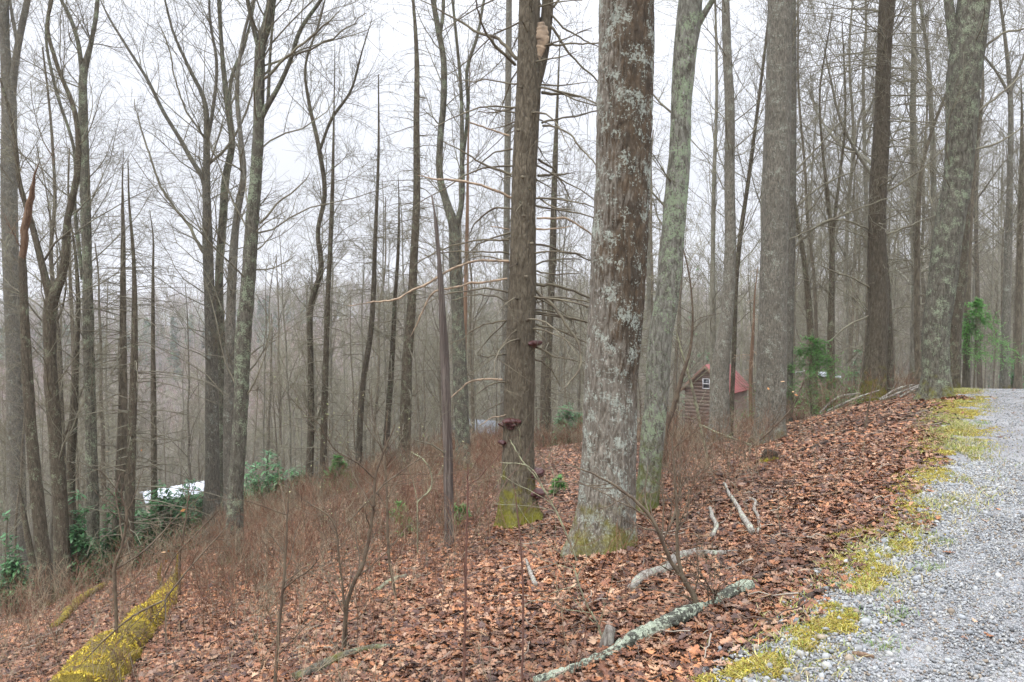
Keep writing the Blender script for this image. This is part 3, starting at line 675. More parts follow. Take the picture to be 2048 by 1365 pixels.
# --- centre
tree('grey_snag', 'weathered grey broken snag standing left of the fungus covered hemlock', 'dead tree', M['dead'],
     [(899, 1102, 21), (898, 1040, 17), (897, 973, 19), (895, 870, 19), (889, 716, 18), (886, 640, 15), (883, 590, 14), (878, 513, 9), (874, 470, 8), (869, 424, 3)], kind='snag', top=0, bk=.008, flare=.1, bf=18,
     limbs=[[(893, 910, 4), (865, 890, 3), (830, 880, 2)]])
tree('orange_snag', 'thin bare orange dead stem between the double stem tree and the hemlock', 'dead tree', M['orange'],
     [(925, 900, 9), (928, 740, 9), (931, 590, 8), (934, 462, 7), (937, 250, 3)], y=17, kind='con', dens=.7, top=0, s=.6, tw='twig')
tree('background_poplar', 'straight pale trunk rising right behind the fungus covered hemlock', 'tree', M['gray'],
     [(1003, 905, 15), (1008, 760, 14), (1012, 560, 13), (1014, 380, 13), (1016, 205, 13), (1018, 0, 12)], y=22, dens=.9, zmin=2.5)
tree('dead_conifer', 'reddish topped dead conifer seen in the gap between hemlock and oak', 'dead tree', M['brown'],
     [(1094, 925, 17), (1095, 768, 14), (1099, 667, 13), (1105, 513, 14), (1110, 333, 11), (1116, 175, 4)], y=18, kind='con', dens=1.1, top=0, s=.8)
tree('dead_pole', 'short dark dead pole in the gap left of the oak', 'dead tree', M['bg2'],
     [(1083, 905, 10), (1086, 768, 10), (1087, 640, 7)], y=20, kind='con', dens=.5, top=0, s=.5)

hem, hroot, hy = tree('hemlock_tree', 'dead hemlock at centre with maroon shelf fungi and mossy foot', 'tree', M['hem'],
     [(1041, 1052, 84), (1038, 1020, 76), (1037, 973, 68), (1037, 870, 63), (1039, 768, 61), (1040, 700, 58), (1045, 564, 55), (1046, 462, 52), (1048, 359, 48), (1053, 256, 48), (1059, 128, 47), (1059, 60, 42), (1059, 0, 40)],
     forks=[[(1062, 190, 30), (1082, 110, 30), (1092, 50, 24), (1096, 0, 22)]], kind='none', flare=.34, bk=.006, bf=36, fl2=.22)
HB_dark = [[(1024, 350, 6), (980, 335, 5), (920, 300, 3)], [(1035, 120, 8), (1000, 82, 7), (940, 55, 5), (880, 20, 3)], [(1030, 130, 6), (985, 85, 6), (960, 40, 4), (950, 0, 3)],
           [(1018, 480, 5), (960, 482, 4), (880, 502, 3), (820, 540, 2)], [(1018, 508, 4), (960, 504, 3), (850, 510, 2)], [(1030, 415, 4), (985, 420, 4), (950, 450, 3)],
           [(1078, 352, 6), (1118, 350, 5)], [(1085, 185, 7), (1140, 190, 4)], [(1083, 243, 5), (1120, 238, 4), (1195, 222, 3)], [(1088, 92, 5), (1130, 88, 4), (1197, 87, 3)],
           [(1072, 489, 5), (1120, 500, 4), (1184, 522, 3)], [(1072, 571, 7), (1120, 575, 6), (1180, 597, 4)], [(1072, 584, 6), (1108, 615, 6), (1142, 660, 5), (1163, 700, 5), (1158, 742, 4), (1138, 766, 3)],
           [(1072, 652, 5), (1130, 665, 4), (1182, 692, 3)], [(1092, 45, 6), (1150, 120, 4), (1195, 165, 3)], [(1085, 250, 5), (1130, 262, 4), (1185, 320, 3)], [(1068, 695, 5), (1110, 712, 4), (1150, 722, 3)], [(1070, 720, 4), (1096, 735, 3), (1122, 770, 2)],
           [(1012, 765, 4), (975, 770, 3), (950, 790, 2)], [(1014, 640, 4), (960, 655, 3), (900, 690, 2)], [(1015, 600, 3), (970, 590, 3), (905, 600, 2)], [(1076, 320, 5), (1110, 345, 4), (1140, 400, 2)],
           [(1076, 395, 4), (1110, 415, 3), (1150, 420, 2)], [(1012, 712, 4), (985, 712, 3), (955, 714, 2)], [(1065, 60, 7), (1100, 20, 5), (1130, -10, 4)], [(1013, 800, 3), (985, 815, 2), (962, 830, 2)],
           [(1072, 540, 4), (1110, 550, 3), (1160, 545, 2)], [(1025, 300, 4), (985, 310, 3), (950, 345, 2)], [(1030, 215, 4), (990, 225, 3), (955, 225, 2)], [(1035, 170, 4), (980, 160, 3), (910, 165, 2)], [(1095, 20, 5), (1120, 50, 4), (1170, 80, 3)]]
cb = MB(); st = []
for b_ in HB_dark:
    P_, R_ = to3(b_, hy, rng.uniform(-.7, .7)); P_, R_ = resamp(P_, R_, step=.05); P_ = P_+rng.normal(0, .003, P_.shape)+np.stack([vnoise(P_*7+u_, 5) for u_ in (0, 7, 13)], 1)*.02
    cb.tubes((P_-hroot)[None], R_[None]*1.0, 6); st.append((P_-hroot, R_))
grow_con(cb, st, hy, 1.2, -99, .42, .25)
Pm, Rm = to3([(1037, 900, 60), (1046, 562, 54), (1048, 359, 48), (1059, 128, 46), (1059, -200, 38)], hy)
grow_con(cb, [(np.array(Pm)-hroot, np.array(Rm))], hy, 1.5, -99, 1.0, .2)
cb.build('crown', M['twigd'], hem)
HB_pale = [[(1018, 522, 6), (960, 522, 6), (900, 540, 6), (850, 570, 6), (790, 598, 5), (738, 607, 3)], [(1016, 557, 5), (960, 565, 5), (900, 576, 5), (868, 582, 5), (845, 625, 4), (830, 655, 3)],
           [(1005, 757, 5), (950, 762, 5), (922, 777, 4), (900, 796, 3)], [(1024, 396, 6), (975, 376, 6), (920, 362, 6), (869, 358, 4)], [(1022, 272, 4), (985, 260, 5), (940, 243, 4)],
           [(1074, 438, 5), (1120, 437, 6), (1150, 448, 5), (1183, 470, 4)], [(1074, 457, 5), (1118, 456, 4)], [(1020, 460, 4), (996, 455, 3)], [(1050, 405, 8), (1040, 395, 6), (1047, 382, 3)], [(1010, 830, 4), (985, 838, 3), (960, 850, 2)]]
for b_ in HB_pale:
    P_, R_ = to3([(a0, a1, a2*.8) for a0, a1, a2 in b_], hy-.1, rng.uniform(-.4, .2)); P_, R_ = resamp(P_, R_, step=.03); P_ = P_+rng.normal(0, .002, P_.shape)+np.stack([vnoise(P_*9+u_, 5) for u_ in (0, 7, 13)], 1)*.014; R_ = R_*(1+.25*vnoise(P_*20, 6))
    q = MB(); q.tubes((P_-hroot)[None], R_[None], 8); o = q.build('broken_branch', M['pale'], hem); tag(o, 'pale barkless branch stub')
# torn bare wood patch and knots on the hemlock
def knot(u, v, r, mat, name):
    X = at(u, v, hy)-hroot; q = MB(); front = X+np.array([0, -.17, 0]); L = norm(ICO*rng.uniform(.8, 1.2, (12, 1)))*r
    q.add(front+L*np.array([1, .7, .8]), T=ICT); q.build(name, mat, hem)
for (u, v) in ((1045, 360), (1047, 436), (1036, 268), (1052, 555), (1055, 640), (1063, 490)): knot(u, v, .026, M['twigd'], 'knot')
q = MB(); pts = [(1080, 50, 9), (1083, 70, 15), (1080, 95, 14), (1074, 118, 11), (1073, 132, 5)]
P_ = np.array([at(u, v, hy)+np.array([0, -.085, 0])-hroot for u, v, w in pts]); R_ = np.array([w for *_, w in pts])*hy/F*.85
P_, R_ = resamp(P_, R_, step=.012); R_ = R_*(1+.35*vnoise(P_*45, 9)); P_[:, 0] += vnoise(P_*30, 3)*.012; q.tubes(P_[None], R_[None], 14); q.V[0][:, 1] = (q.V[0][:, 1]-P_[:, 1].mean())*.45+P_[:, 1].mean()+.012; tag(q.build('torn_wood', M['pale'], hem), 'barkless torn wood near the fork')
# shelf fungi
def fung_mat():
    m, nt, b = mat_new('shelf_fungus'); s = NT(nt); v = s.vec((1, 1, 1)); tcx = s.n('ShaderNodeTexCoord'); sx = s.n('ShaderNodeSeparateXYZ'); s.l(tcx.outputs['Normal'], sx.inputs[0])
    col = s.mix(s.noise(v, 22, 4), (.032, .010, .010), (.10, .026, .022)); col = s.mix(s.mr(sx.outputs[2], -.9, -.3, 1, 0), col, (.10, .065, .055))
    s.l(col, b.inputs['Base Color']); b.inputs['Roughness'].default_value = .5; s.bump(s.noise(v, 30, 4), .6, .01, b); return m
M['fung'] = fung_mat()
def fungus(u, v, wpx, dirx, tilt=0., n=2):
    P0 = at(u, v, hy)-hroot; r = wpx*.47*hy/F; q = MB(); P0 = P0+np.array([0, -.155 if dirx == 'f' else -.06, 0])
    ang = {'r': 0.0, 'l': pi, 'f': -pi/2}[dirx]; o = np.array([cos(ang), sin(ang), 0]); t = np.array([-sin(ang), cos(ang), 0])
    if dirx == 'r': o = norm(o+np.array([0, -.5, 0])); t = np.cross([0, 0, 1], o)
    if dirx == 'l': o = norm(o+np.array([0, -.5, 0])); t = np.cross([0, 0, 1], o)
    for li in range(n):
        sc_ = 1-.25*li; off = np.array([rng.normal(0, .01), 0, -li*.035])
        th = np.linspace(-pi*.5, pi*.5, 22); lev = [(0, .05, 0), (.5, .042, 0), (.8, .034, .3), (.95, .02, 1), (1.0, .004, 1), (.95, -.012, 1), (.75, -.024, .3), (.4, -.045, 0), (0, -.065, 0)]
        V = []
        for (f, z, wv) in lev:
            for a in th:
                rr = r*sc_*f*(1+.16*sin(3*a+li*2+u)*wv+.08*sin(9*a+u)*wv)
                p = P0+off+o*(rr*cos(a)*.95-.02)+t*rr*sin(a)+np.array([0, 0, z*r*10.5*sc_*.8+tilt*rr*cos(a)+.006*sin(7*a+u)*wv]); V.append(p)
        V = np.array(V); k = len(th); L = len(lev); b = (np.arange(L-1)*k)[:, None]; j = np.arange(k-1)[None]
        q.add(V, Q=np.stack([b+j, b+j+k, b+j+k+1, b+j+1], -1).reshape(-1, 4))
    return q.build('bracket_fungus', M['fung'], hem)
fungus(1069, 688, 40, 'r', .1, 1); fungus(1022, 840, 38, 'f', 0, 3); fungus(1004, 884, 26, 'l', 0, 1); fungus(1004, 848, 24, 'l', 0, 1); fungus(1072, 943, 44, 'r', 0, 2); fungus(1076, 984, 46, 'r', 0, 2)

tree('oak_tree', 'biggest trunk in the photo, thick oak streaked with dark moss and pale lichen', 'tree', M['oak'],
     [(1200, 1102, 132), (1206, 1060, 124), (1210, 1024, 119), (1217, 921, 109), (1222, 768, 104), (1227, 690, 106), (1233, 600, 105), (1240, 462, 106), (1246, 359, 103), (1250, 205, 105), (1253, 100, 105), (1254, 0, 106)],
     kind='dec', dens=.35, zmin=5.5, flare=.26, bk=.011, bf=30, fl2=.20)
tree('lichened_oak_tree', 'leaning pale lichen covered trunk right behind the biggest oak', 'tree', M['lich'],
     [(1292, 1052, 56), (1294, 1010, 46), (1300, 940, 42), (1308, 850, 46), (1315, 768, 49), (1322, 665, 49), (1331, 615, 49), (1342, 513, 46), (1350, 410, 46), (1359, 308, 44), (1363, 205, 40), (1371, 103, 44), (1378, 40, 48), (1381, 0, 46)],
     forks=[[(1388, 60, 18), (1412, 22, 12), (1432, -10, 10)]], dens=.5, flare=.2, bk=.008, zmin=1.5, s=.7, y=7.9)
# --- right of centre
tree('slim_tree', 'thin straight pole just left of the cabin-side grey trunk', 'tree', M['bg1'],
     [(1425, 852, 12), (1426, 667, 12), (1426, 513, 9), (1428, 359, 8), (1433, 205, 6), (1432, 60, 5), (1430, 0, 4)], y=17.5, dens=.8, zmin=2)
tree('grey_poplar_tree', 'smooth grey trunk that hides the middle of the red roofed cabin', 'tree', M['gray'],
     [(1438, 860, 42), (1440, 800, 36), (1443, 716, 33), (1453, 640, 26), (1460, 513, 23), (1459, 359, 20), (1459, 205, 19), (1454, 103, 17), (1451, 0, 16)], y=14.2, dens=.6, zmin=2.6, flare=.15)
tree('leaning_tree', 'thin tree leaning right, rising from behind the cabin-side grey trunk', 'tree', M['brown'],
     [(1462, 850, 9), (1468, 700, 9), (1473, 554, 9), (1480, 480, 9), (1497, 359, 8), (1520, 180, 6), (1538, 30, 5), (1541, 0, 4)], y=18, dens=1.2, zmin=2)
tree('bare_orange_snag', 'thin bare orange stick of a snag between cabin and tallest grey trunk', 'dead tree', M['orange'],
     [(1502, 828, 8), (1501, 760, 7), (1504, 700, 7), (1507, 650, 5), (1510, 585, 3)], y=17, kind='con', dens=.6, top=0, s=.35, tw='pale')
tree('tall_poplar_tree', 'tallest straight grey trunk right of the cabin with a dark mossy foot', 'tree', M['gray'],
     [(1540, 886, 66), (1541, 850, 58), (1543, 768, 56), (1546, 615, 56), (1551, 410, 54), (1556, 205, 50), (1560, 0, 46)], dens=.4, zmin=5, flare=.2, bk=.006)
tree('twin_poplar_tree', 'slimmer grey trunk standing tight behind the tallest grey trunk', 'tree', M['gray'],
     [(1574, 850, 20), (1577, 700, 19), (1579, 600, 19), (1584, 300, 17), (1583, 0, 16)], y=14.5, dens=.8, zmin=2.8, limbs=[[(1585, 497, 5), (1640, 450, 5), (1700, 425, 4), (1750, 405, 3)], [(1584, 425, 4), (1630, 380, 4), (1690, 350, 3)], [(1585, 350, 4), (1640, 290, 3), (1720, 200, 2)]])
tree('bent_tree', 'thin brown stem leaning left beside the bright green young hemlock', 'tree', M['brown'],
     [(1627, 785, 15), (1623, 700, 14), (1618, 615, 12), (1607, 513, 10), (1592, 425, 8), (1580, 330, 6), (1560, 200, 4)], y=18, dens=.9, zmin=2, top=3)
tree('forked_tree', 'slim tree with a V fork behind the bright green young hemlock', 'tree', M['brown'],
     [(1662, 770, 17), (1662, 667, 14), (1664, 540, 12), (1664, 487, 11), (1656, 400, 8), (1646, 308, 6), (1640, 180, 4), (1655, 80, 3)],
     forks=[[(1664, 485, 6), (1676, 380, 6), (1690, 250, 5), (1688, 120, 3)]], limbs=[[(1662, 560, 7), (1676, 548, 7)]], y=18, dens=1.2, zmin=2, top=3)
tree('right_hemlock_tree', 'ragged hemlock with many long thin dead branches, right of the green sapling', 'tree', M['hem'],
     [(1748, 762, 46), (1752, 700, 40), (1757, 615, 38), (1754, 513, 36), (1756, 385, 33), (1764, 256, 30), (1767, 128, 28), (1774, 0, 30)],
     kind='con', dens=1.3, s=1.5, flare=.2, y=14.5, t0=.18, droop=-.03, limbs=[[(1745, 580, 5), (1710, 560, 4), (1660, 540, 3)], [(1742, 630, 4), (1700, 650, 4), (1640, 700, 2)], [(1740, 460, 4), (1680, 440, 4), (1600, 470, 3)], [(1770, 385, 5), (1830, 350, 4), (1900, 290, 3)], [(1772, 470, 4), (1850, 440, 3)]])
tree('second_stem_tree', 'darker trunk joined to the right side of the ragged hemlock', 'tree', M['brown'],
     [(1770, 760, 32), (1771, 680, 28), (1768, 600, 27), (1762, 500, 22), (1757, 430, 12)], y=14.7, kind='con', dens=.5, top=0, s=.6)
tree('dark_vine_tree', 'thin dark crooked stem left of the big leaning road-side maple', 'tree', M['bg2'],
     [(1838, 765, 13), (1834, 667, 12), (1834, 564, 12), (1836, 436, 10), (1845, 330, 8), (1868, 250, 6), (1895, 180, 5), (1920, 100, 3)], y=15.5, dens=.9, zmin=2, top=0)
tree('slim_tree', 'slim pale stem behind the left side of the roadside maple', 'tree', M['bg1'],
     [(1868, 700, 12), (1868, 560, 12), (1868, 462, 12), (1864, 256, 10), (1854, 103, 7), (1840, 0, 5)], y=18, dens=.9, zmin=3)
tree('roadside_maple_tree', 'big leaning mottled maple beside the gravel road, forked at its top', 'tree', M['mott'],
     [(1872, 792, 60), (1872, 742, 50), (1872, 665, 48), (1885, 564, 52), (1897, 462, 54), (1915, 359, 53), (1923, 256, 57), (1929, 154, 62), (1940, 70, 64), (1948, 0, 60)],
     forks=[[(1918, 120, 30), (1905, 60, 20), (1897, 0, 17)]], dens=.6, zmin=2.6, flare=.22, bk=.009, y=12.3, limbs=[[(1950, 120, 6), (2000, 70, 5), (2048, 60, 4)], [(1950, 230, 5), (2010, 180, 4), (2060, 140, 3)], [(1945, 300, 5), (2000, 285, 4), (2060, 240, 3)]])
tree('second_stem_tree', 'straight brown trunk tight behind the roadside maple on its right', 'tree', M['brown'],
     [(1906, 758, 26), (1910, 640, 26), (1920, 560, 26), (1926, 462, 24), (1934, 330, 18)], y=14.5, dens=.6, zmin=2.8, top=2)
tree('slim_tree', 'pale straight trunk beyond the road crest at the right edge', 'tree', M['gray'],
     [(2010, 762, 18), (2012, 667, 16), (2016, 513, 14), (2020, 359, 11), (2020, 180, 9), (2008, 60, 6), (2000, 0, 5)], forks=[[(2020, 185, 6), (2045, 120, 5), (2070, 60, 4)], [(2019, 190, 6), (1990, 140, 5), (1965, 110, 4)]], y=18, dens=.9, zmin=3)
tree('slim_tree', 'dark trunk cut by the right edge beyond the road crest', 'tree', M['bg2'],
     [(2036, 765, 14), (2037, 640, 13), (2040, 500, 11), (2044, 300, 8)], y=19, dens=.8, zmin=3, top=3)
tree('slim_tree', 'thin dark stem behind the young green conifer by the road', 'tree', M['bg2'],
     [(1932, 755, 13), (1935, 615, 11), (1941, 462, 8), (1950, 300, 6)], y=18, dens=.8, zmin=3, top=3)

pl = MB()
for (rt_, r_) in TREES:
    if rt_[1] > 13.5: continue
    n = int(90+1600*r_); a = rng.uniform(0, 2*pi, n); rr = r_*1.15+np.abs(rng.normal(0, .10, n)); x = rt_[0]+np.cos(a)*rr; y = rt_[1]+np.sin(a)*rr
    P = np.stack([x, y, H(x, y)+.045*np.exp(-(rr-r_)/.08)*rng.uniform(.2, 1, n)], 1); scatter_leaves(pl, P, .075, True, 1.2, lift=.02)
tag(pl.build('leaf_drifts', M['tint'], smooth=False), 'brown leaves drifted against the trunk feet', 'leaf litter', kind='stuff')
# ------------------------------------------------------------------ buildings down the slope
def boxm(mb, x0, x1, y0, y1, z0, z1):
    V = [(x, y, z) for z in (z0, z1) for (x, y) in ((x0, y0), (x1, y0), (x1, y1), (x0, y1))]
    mb.add(V, Q=[(0, 3, 2, 1), (4, 5, 6, 7), (0, 1, 5, 4), (1, 2, 6, 5), (2, 3, 7, 6), (3, 0, 4, 7)])
M['board'] = bark('weathered_boards', (.72, .58, .48), (.42, .33, .27), 1.0, vstretch=1.0, bumpd=.01)
M['redroof'] = flat('red_metal_roof', (.36, .12, .11), (.30, .10, .095), 3, rough=.5)
M['white'] = flat('white_paint', (.75, .76, .78), (.66, .67, .69), 5, rough=.5)
M['glass'] = flat('dark_glass', (.03, .035, .04), (.05, .055, .06), 2, rough=.15, spec=.6)
M['fascia'] = flat('raw_pine_trim', (.40, .31, .22), (.30, .22, .15), 8)
M['whiteroof'] = flat('white_metal_roof', (.66, .69, .74), (.58, .61, .66), 2, rough=.45)

CY_ = 50.; W = 3.15; D = 3.4; th = radians(35)
front = at(1413, 779, CY_)                                     # middle of the gable at eave height
gz = float(H(front[0], front[1])); e = empty('cabin', (front[0], front[1], gz-.2), 'small board cabin with red metal roof and white gable window', 'cabin'); e.rotation_euler = (0, 0, -th)
he = front[2]-gz+.2; hp = 1.55; w2 = W/2-.16
q = MB(); nb = 13                                              # lapped boards, front and back gable
def clipw(z): return w2 if z < he else w2*(1-(z-he)/hp*1.08)
zb = 0.
while zb < he+hp*.86:
    z1 = zb+.22; a0 = clipw(zb); a1 = clipw(min(z1, he+hp*.9))
    for yy, sg in ((0, -1), (D, 1)):
        y_b = yy; yo = yy+sg*.035
        q.add([(-a0, yo, zb), (a0, yo, zb), (a1, yy+sg*.006, z1), (-a1, yy+sg*.006, z1), (-a0, yy-sg*.02, zb), (a0, yy-sg*.02, zb)], Q=[(0, 1, 2, 3), (0, 4, 5, 1)])
    if z1 <= he+.1:
        for sx in (-1, 1):
            q.add([(sx*(w2+.035), 0, zb), (sx*(w2+.035), D, zb), (sx*(w2+.006), D, z1), (sx*(w2+.006), 0, z1)], Q=[(0, 1, 2, 3)])
    zb = z1
q.build('wall', M['board'], e, smooth=False)
for sx in (-1, 1):
    o = MB(); ov = .28; ex = W/2+.14; ez = he-.14*hp/(W/2)
    a = np.array([0, -ov, he+hp]); b = np.array([sx*ex, -ov, ez]); c = np.array([sx*ex, D+ov, ez]); d = np.array([0, D+ov, he+hp]); t = np.array([0, 0, .05])
    V = [a, b, c, d, a-t, b-t, c-t, d-t]; o.add(V, Q=[(0, 1, 2, 3), (7, 6, 5, 4), (0, 4, 5, 1), (1, 5, 6, 2), (2, 6, 7, 3)])
    for k in range(1, 9):                                       # standing seams
        f = k/9; p0 = a*(1-f)+d*f; p1 = b*(1-f)+c*f; s1 = np.array([0, .012, 0]); up_ = np.array([0, 0, .03]); o.add([p0-s1, p0+s1, p1+s1, p1-s1, p0-s1+up_, p0+s1+up_, p1+s1+up_, p1-s1+up_], Q=[(4, 5, 6, 7), (0, 4, 7, 3), (1, 2, 6, 5), (3, 7, 6, 2)])
    o.build('roof', M['redroof'], e, smooth=False)
    o = MB(); p0 = np.array([0, -ov-.03, he+hp-.055]); p1 = np.array([sx*ex, -ov-.03, ez-.055]); h_ = np.array([0, 0, -.17]); y_ = np.array([0, .03, 0])
    o.add([p0, p1, p1+h_, p0+h_, p0+y_, p1+y_, p1+h_+y_, p0+h_+y_], Q=[(0, 1, 2, 3), (4, 7, 6, 5), (3, 2, 6, 7), (1, 5, 6, 2)]); o.build('bargeboard', M['fascia'], e, smooth=False)
wz = he+.02; o = MB(); ww, wh, fr = .24, .66, .055
for (x0, x1, z0, z1) in ((-ww, ww, wz, wz+fr), (-ww, ww, wz+wh-fr, wz+wh), (-ww, -ww+fr, wz+fr, wz+wh-fr), (ww-fr, ww, wz+fr, wz+wh-fr), (-ww+fr, ww-fr, wz+wh/2-.03, wz+wh/2+.03)): boxm(o, x0, x1, -.075, -.03, z0, z1)
wo_ = o.build('window', M['white'], e, smooth=False)
o = MB(); boxm(o, -ww+fr, ww-fr, -.055, -.045, wz+fr, wz+wh-fr); o.build('pane', M['glass'], wo_, smooth=False)

def low_house(pl, pr, y, drop, label, name='cottage', wallm='board', roofm='whiteroof', slope=.45):
    """low building seen over the brush: ridge from pixel pl to pixel pr at depth y"""
    A = at(*pl, y); B = at(*pr, y*1.04); mid = (A+B)/2; L = np.linalg.norm(B-A); yaw = math.atan2(B[1]-A[1], B[0]-A[0])
    zr = max(A[2], B[2]); gz = float(H(mid[0], mid[1])); 
    e = empty(name, (mid[0], mid[1], gz-.3), label, 'house'); e.rotation_euler = (0, 0, yaw); h = mid[2]-(gz-.3); rk = (B[2]-A[2])/L
    D2 = 1.3
    for sg in (-1, 1):
        o = MB(); a = np.array([-L/2, 0, h-rk*L/2]); b = np.array([L/2, 0, h+rk*L/2]); dd = np.array([0, sg*D2, -drop]); t = np.array([0, 0, -.06])
        V = [a, b, b+dd, a+dd, a+t, b+t, b+dd+t, a+dd+t]; o.add(V, Q=[(0, 1, 2, 3), (3, 2, 6, 7), (4, 7, 6, 5), (0, 3, 7, 4), (1, 5, 6, 2)])
        for k in range(0, 13):
            f = k/12; p = a*(1-f)+b*f; s1 = np.array([.012, 0, 0]); u_ = np.array([0, 0, .03]); o.add([p-s1, p+s1, p+s1+dd, p-s1+dd, p-s1+u_, p+s1+u_, p+s1+u_+dd, p-s1+u_+dd], Q=[(4, 5, 6, 7), (0, 4, 7, 3), (1, 2, 6, 5)])
        o.build('roof', M[roofm], e, smooth=False)
    o = MB(); boxm(o, -L/2+.25, L/2-.25, -D2+.3, D2-.3, 0, h-drop-.05); o.build('wall', M[wallm], e, smooth=False)
    o = MB(); boxm(o, -.4, .4, -D2+.25, -D2+.31, h-drop-1.5, h-drop-.6); o.build('window', M['glass'], e, smooth=False)
    return e
low_house((285, 984), (418, 961), 42, .32, 'low building with white metal roof beyond the rhododendron', 'cottage')
low_house((1612, 741), (1660, 746), 60, .35, 'pale roof glimpsed through the bright green hemlock sapling', 'shed')
low_house((930, 838), (990, 842), 60, .9, 'small pale blue-grey building glimpsed left of the shelf fungi', 'shed', wallm='bluegrey', roofm='bluegrey')

# ------------------------------------------------------------------ evergreens
LG = np.array([[.11, .25, .11], [.08, .20, .08], [.16, .33, .14], [.05, .13, .05], [.22, .37, .20]])
PG = np.array([[.22, .50, .12], [.17, .42, .11], [.28, .56, .16], [.12, .32, .09]])
def shrub(c, rx, ry, rz, nleaf, label, leaf=.11, pal=LG, name='rhododendron', cat='shrub', group=None):
    e = empty(name, tuple(c), label, cat, group); mb = MB(); tw = MB()
    ncl = max(8, nleaf//14); d = norm(rng.normal(size=(ncl, 3))); rr = rng.uniform(.35, 1.05, ncl)**.6
    C = d*rr[:, None]*np.array([rx, ry, rz]); C[:, 2] = np.abs(C[:, 2])*rng.uniform(.6, 1.15, ncl)+.12*rz; C = C*(1+.25*vnoise(C*1.3+c, 71))[:, None]
    k = 14; O = np.repeat(C, k, 0); n = len(O); az = rng.uniform(0, 2*pi, n); el = rng.uniform(-.5, .7, n)
    dr = np.stack([np.cos(az)*np.cos(el), np.sin(az)*np.cos(el), np.sin(el)], 1); sd = norm(np.cross(dr, [0, 0, 1.])); L = leaf*rng.uniform(.7, 1.3, n)[:, None]; up_ = np.cross(sd, dr)
    O = O+rng.normal(0, leaf*.25, (n, 3))
    V = np.stack([O, O+dr*L*.5+sd*L*.17-up_*L*.03, O+dr*L-up_*L*.12, O+dr*L*.5-sd*L*.17-up_*L*.03], 1); b = (np.arange(n)*4)[:, None]
    col = pal[rng.integers(0, len(pal), n)]*rng.uniform(.75, 1.3, (n, 1))
    mb.add(V.reshape(-1, 3), T=np.concatenate([b+[[0, 1, 2]], b+[[0, 2, 3]]]), col=np.repeat(col, 4, 0))
    st = C[rng.integers(0, ncl, 40)]; P0 = np.stack([st[:, 0]*.15, st[:, 1]*.15, np.full(len(st), -.2)], 1); Pm_ = (P0+st)/2+rng.normal(0, .06, st.shape)
    tw.tubes(np.stack([P0, Pm_, st], 1), np.tile([[.015, .011, .006]], (len(st), 1)), 4)
    mb.build('foliage', M['fol'], e, smooth=False); tw.build('stems', M['twigd'], e); return e
def conif(c, h, r, label, dens=1., pal=PG, name='young_hemlock', cat='young tree', ns=34, z0=.12, trk=.02, nl=.035, group=None):
    e = empty(name, tuple(c), label, cat, group); t = MB(); f = MB()
    P = np.array([[0, 0, -.1], [.02*h*rng.normal(), .02*h, h*.5], [0, 0, h]])[None]; P2, R2 = resamp(P[0], np.array([trk, trk*.6, trk*.1]), k=16); t.tubes(P2[None], R2[None], 7)
    n = int(ns*dens); zz = h*(z0+(1-z0)*rng.uniform(0, .97, n)); az = rng.uniform(0, 2*pi, n); L = r*(1.05-zz/h)**.8*rng.uniform(.6, 1.1, n)+.03
    k = 7; s_ = np.linspace(0, 1, k)[None, :, None]; D_ = np.stack([np.cos(az), np.sin(az), rng.uniform(.0, .35, n)], 1)
    p0 = np.stack([np.interp(zz, P2[:, 2], P2[:, 0]), np.interp(zz, P2[:, 2], P2[:, 1]), zz], 1)
    B = p0[:, None]+D_[:, None]*L[:, None, None]*s_; B[:, :, 2] -= (L[:, None]*.38*(s_[..., 0]**2)); B += rng.normal(0, .012, B.shape)
    R = np.full((n, k), max(.0022, trk*.16))*np.linspace(1, .3, k)[None]; t.tubes(B, R, 4)
    tw = kids(B, R, 13, .1, 1, .6, 1.1, .15*L, .42*L, 4, .08, -.04, .6, .004, .0015); t.tubes(*tw, 3)
    S = [B, tw[0]]
    for SS, m_ in ((B, 22), (tw[0], 15)):                       # needles lie in flat sprays along each twig
        nn = len(SS); kk = SS.shape[1]; m = int(m_*max(.6, dens)); idx = np.repeat(np.arange(nn), m); tt = rng.uniform(.05, 1, len(idx))*(kk-1); i = np.clip(tt.astype(int), 0, kk-2); fr = (tt-i)[:, None]
        p = SS[idx, i]*(1-fr)+SS[idx, i+1]*fr; T = norm(SS[idx, i+1]-SS[idx, i]); sd = norm(np.cross(T, [0, 0, 1.]))*rng.choice([-1, 1], len(idx))[:, None]
        dd = norm(T*.6+sd+rng.normal(0, .25, T.shape)); ln = nl*rng.uniform(.7, 1.3, len(idx))[:, None]; wv = norm(np.cross(dd, [0, 0, 1.]))*ln*.12
        V = np.stack([p-wv, p+wv, p+dd*ln], 1); col = pal[rng.integers(0, len(pal), len(idx))]*rng.uniform(.75, 1.3, (len(idx), 1))
        f.add(V.reshape(-1, 3), T=(np.arange(len(idx))*3)[:, None]+[[0, 1, 2]], col=np.repeat(col, 3, 0))
    t.build('trunk', M['twigd'], e); f.build('foliage', M['fol'], e, smooth=False); return e
def gnd(u, y, dz=0.):
    X, _ = ray(u, 682); return np.array([X*y, y, float(H(X*y, y))+dz])
def shrub_px(u, v, y, rpx, hpx, n, label, **k):
    c = gnd(u, y); top = at(u, v-hpx/2, y)[2]; rz = max(.5, top-c[2]); return shrub(c, rpx*y/F, rpx*y/F*.8, rz, n, label, **k)
shrub_px(325, 1040, 14.6, 62, 88, 5200, 'largest dark green rhododendron thicket below the white roof', leaf=.13)
shrub_px(382, 1022, 15.6, 42, 92, 2800, 'dark green rhododendron between white roof and fanning grey tree', leaf=.13)
shrub_px(222, 1070, 13.4, 32, 105, 2000, 'dark rhododendron low between two conifer poles left of the thicket', leaf=.12)
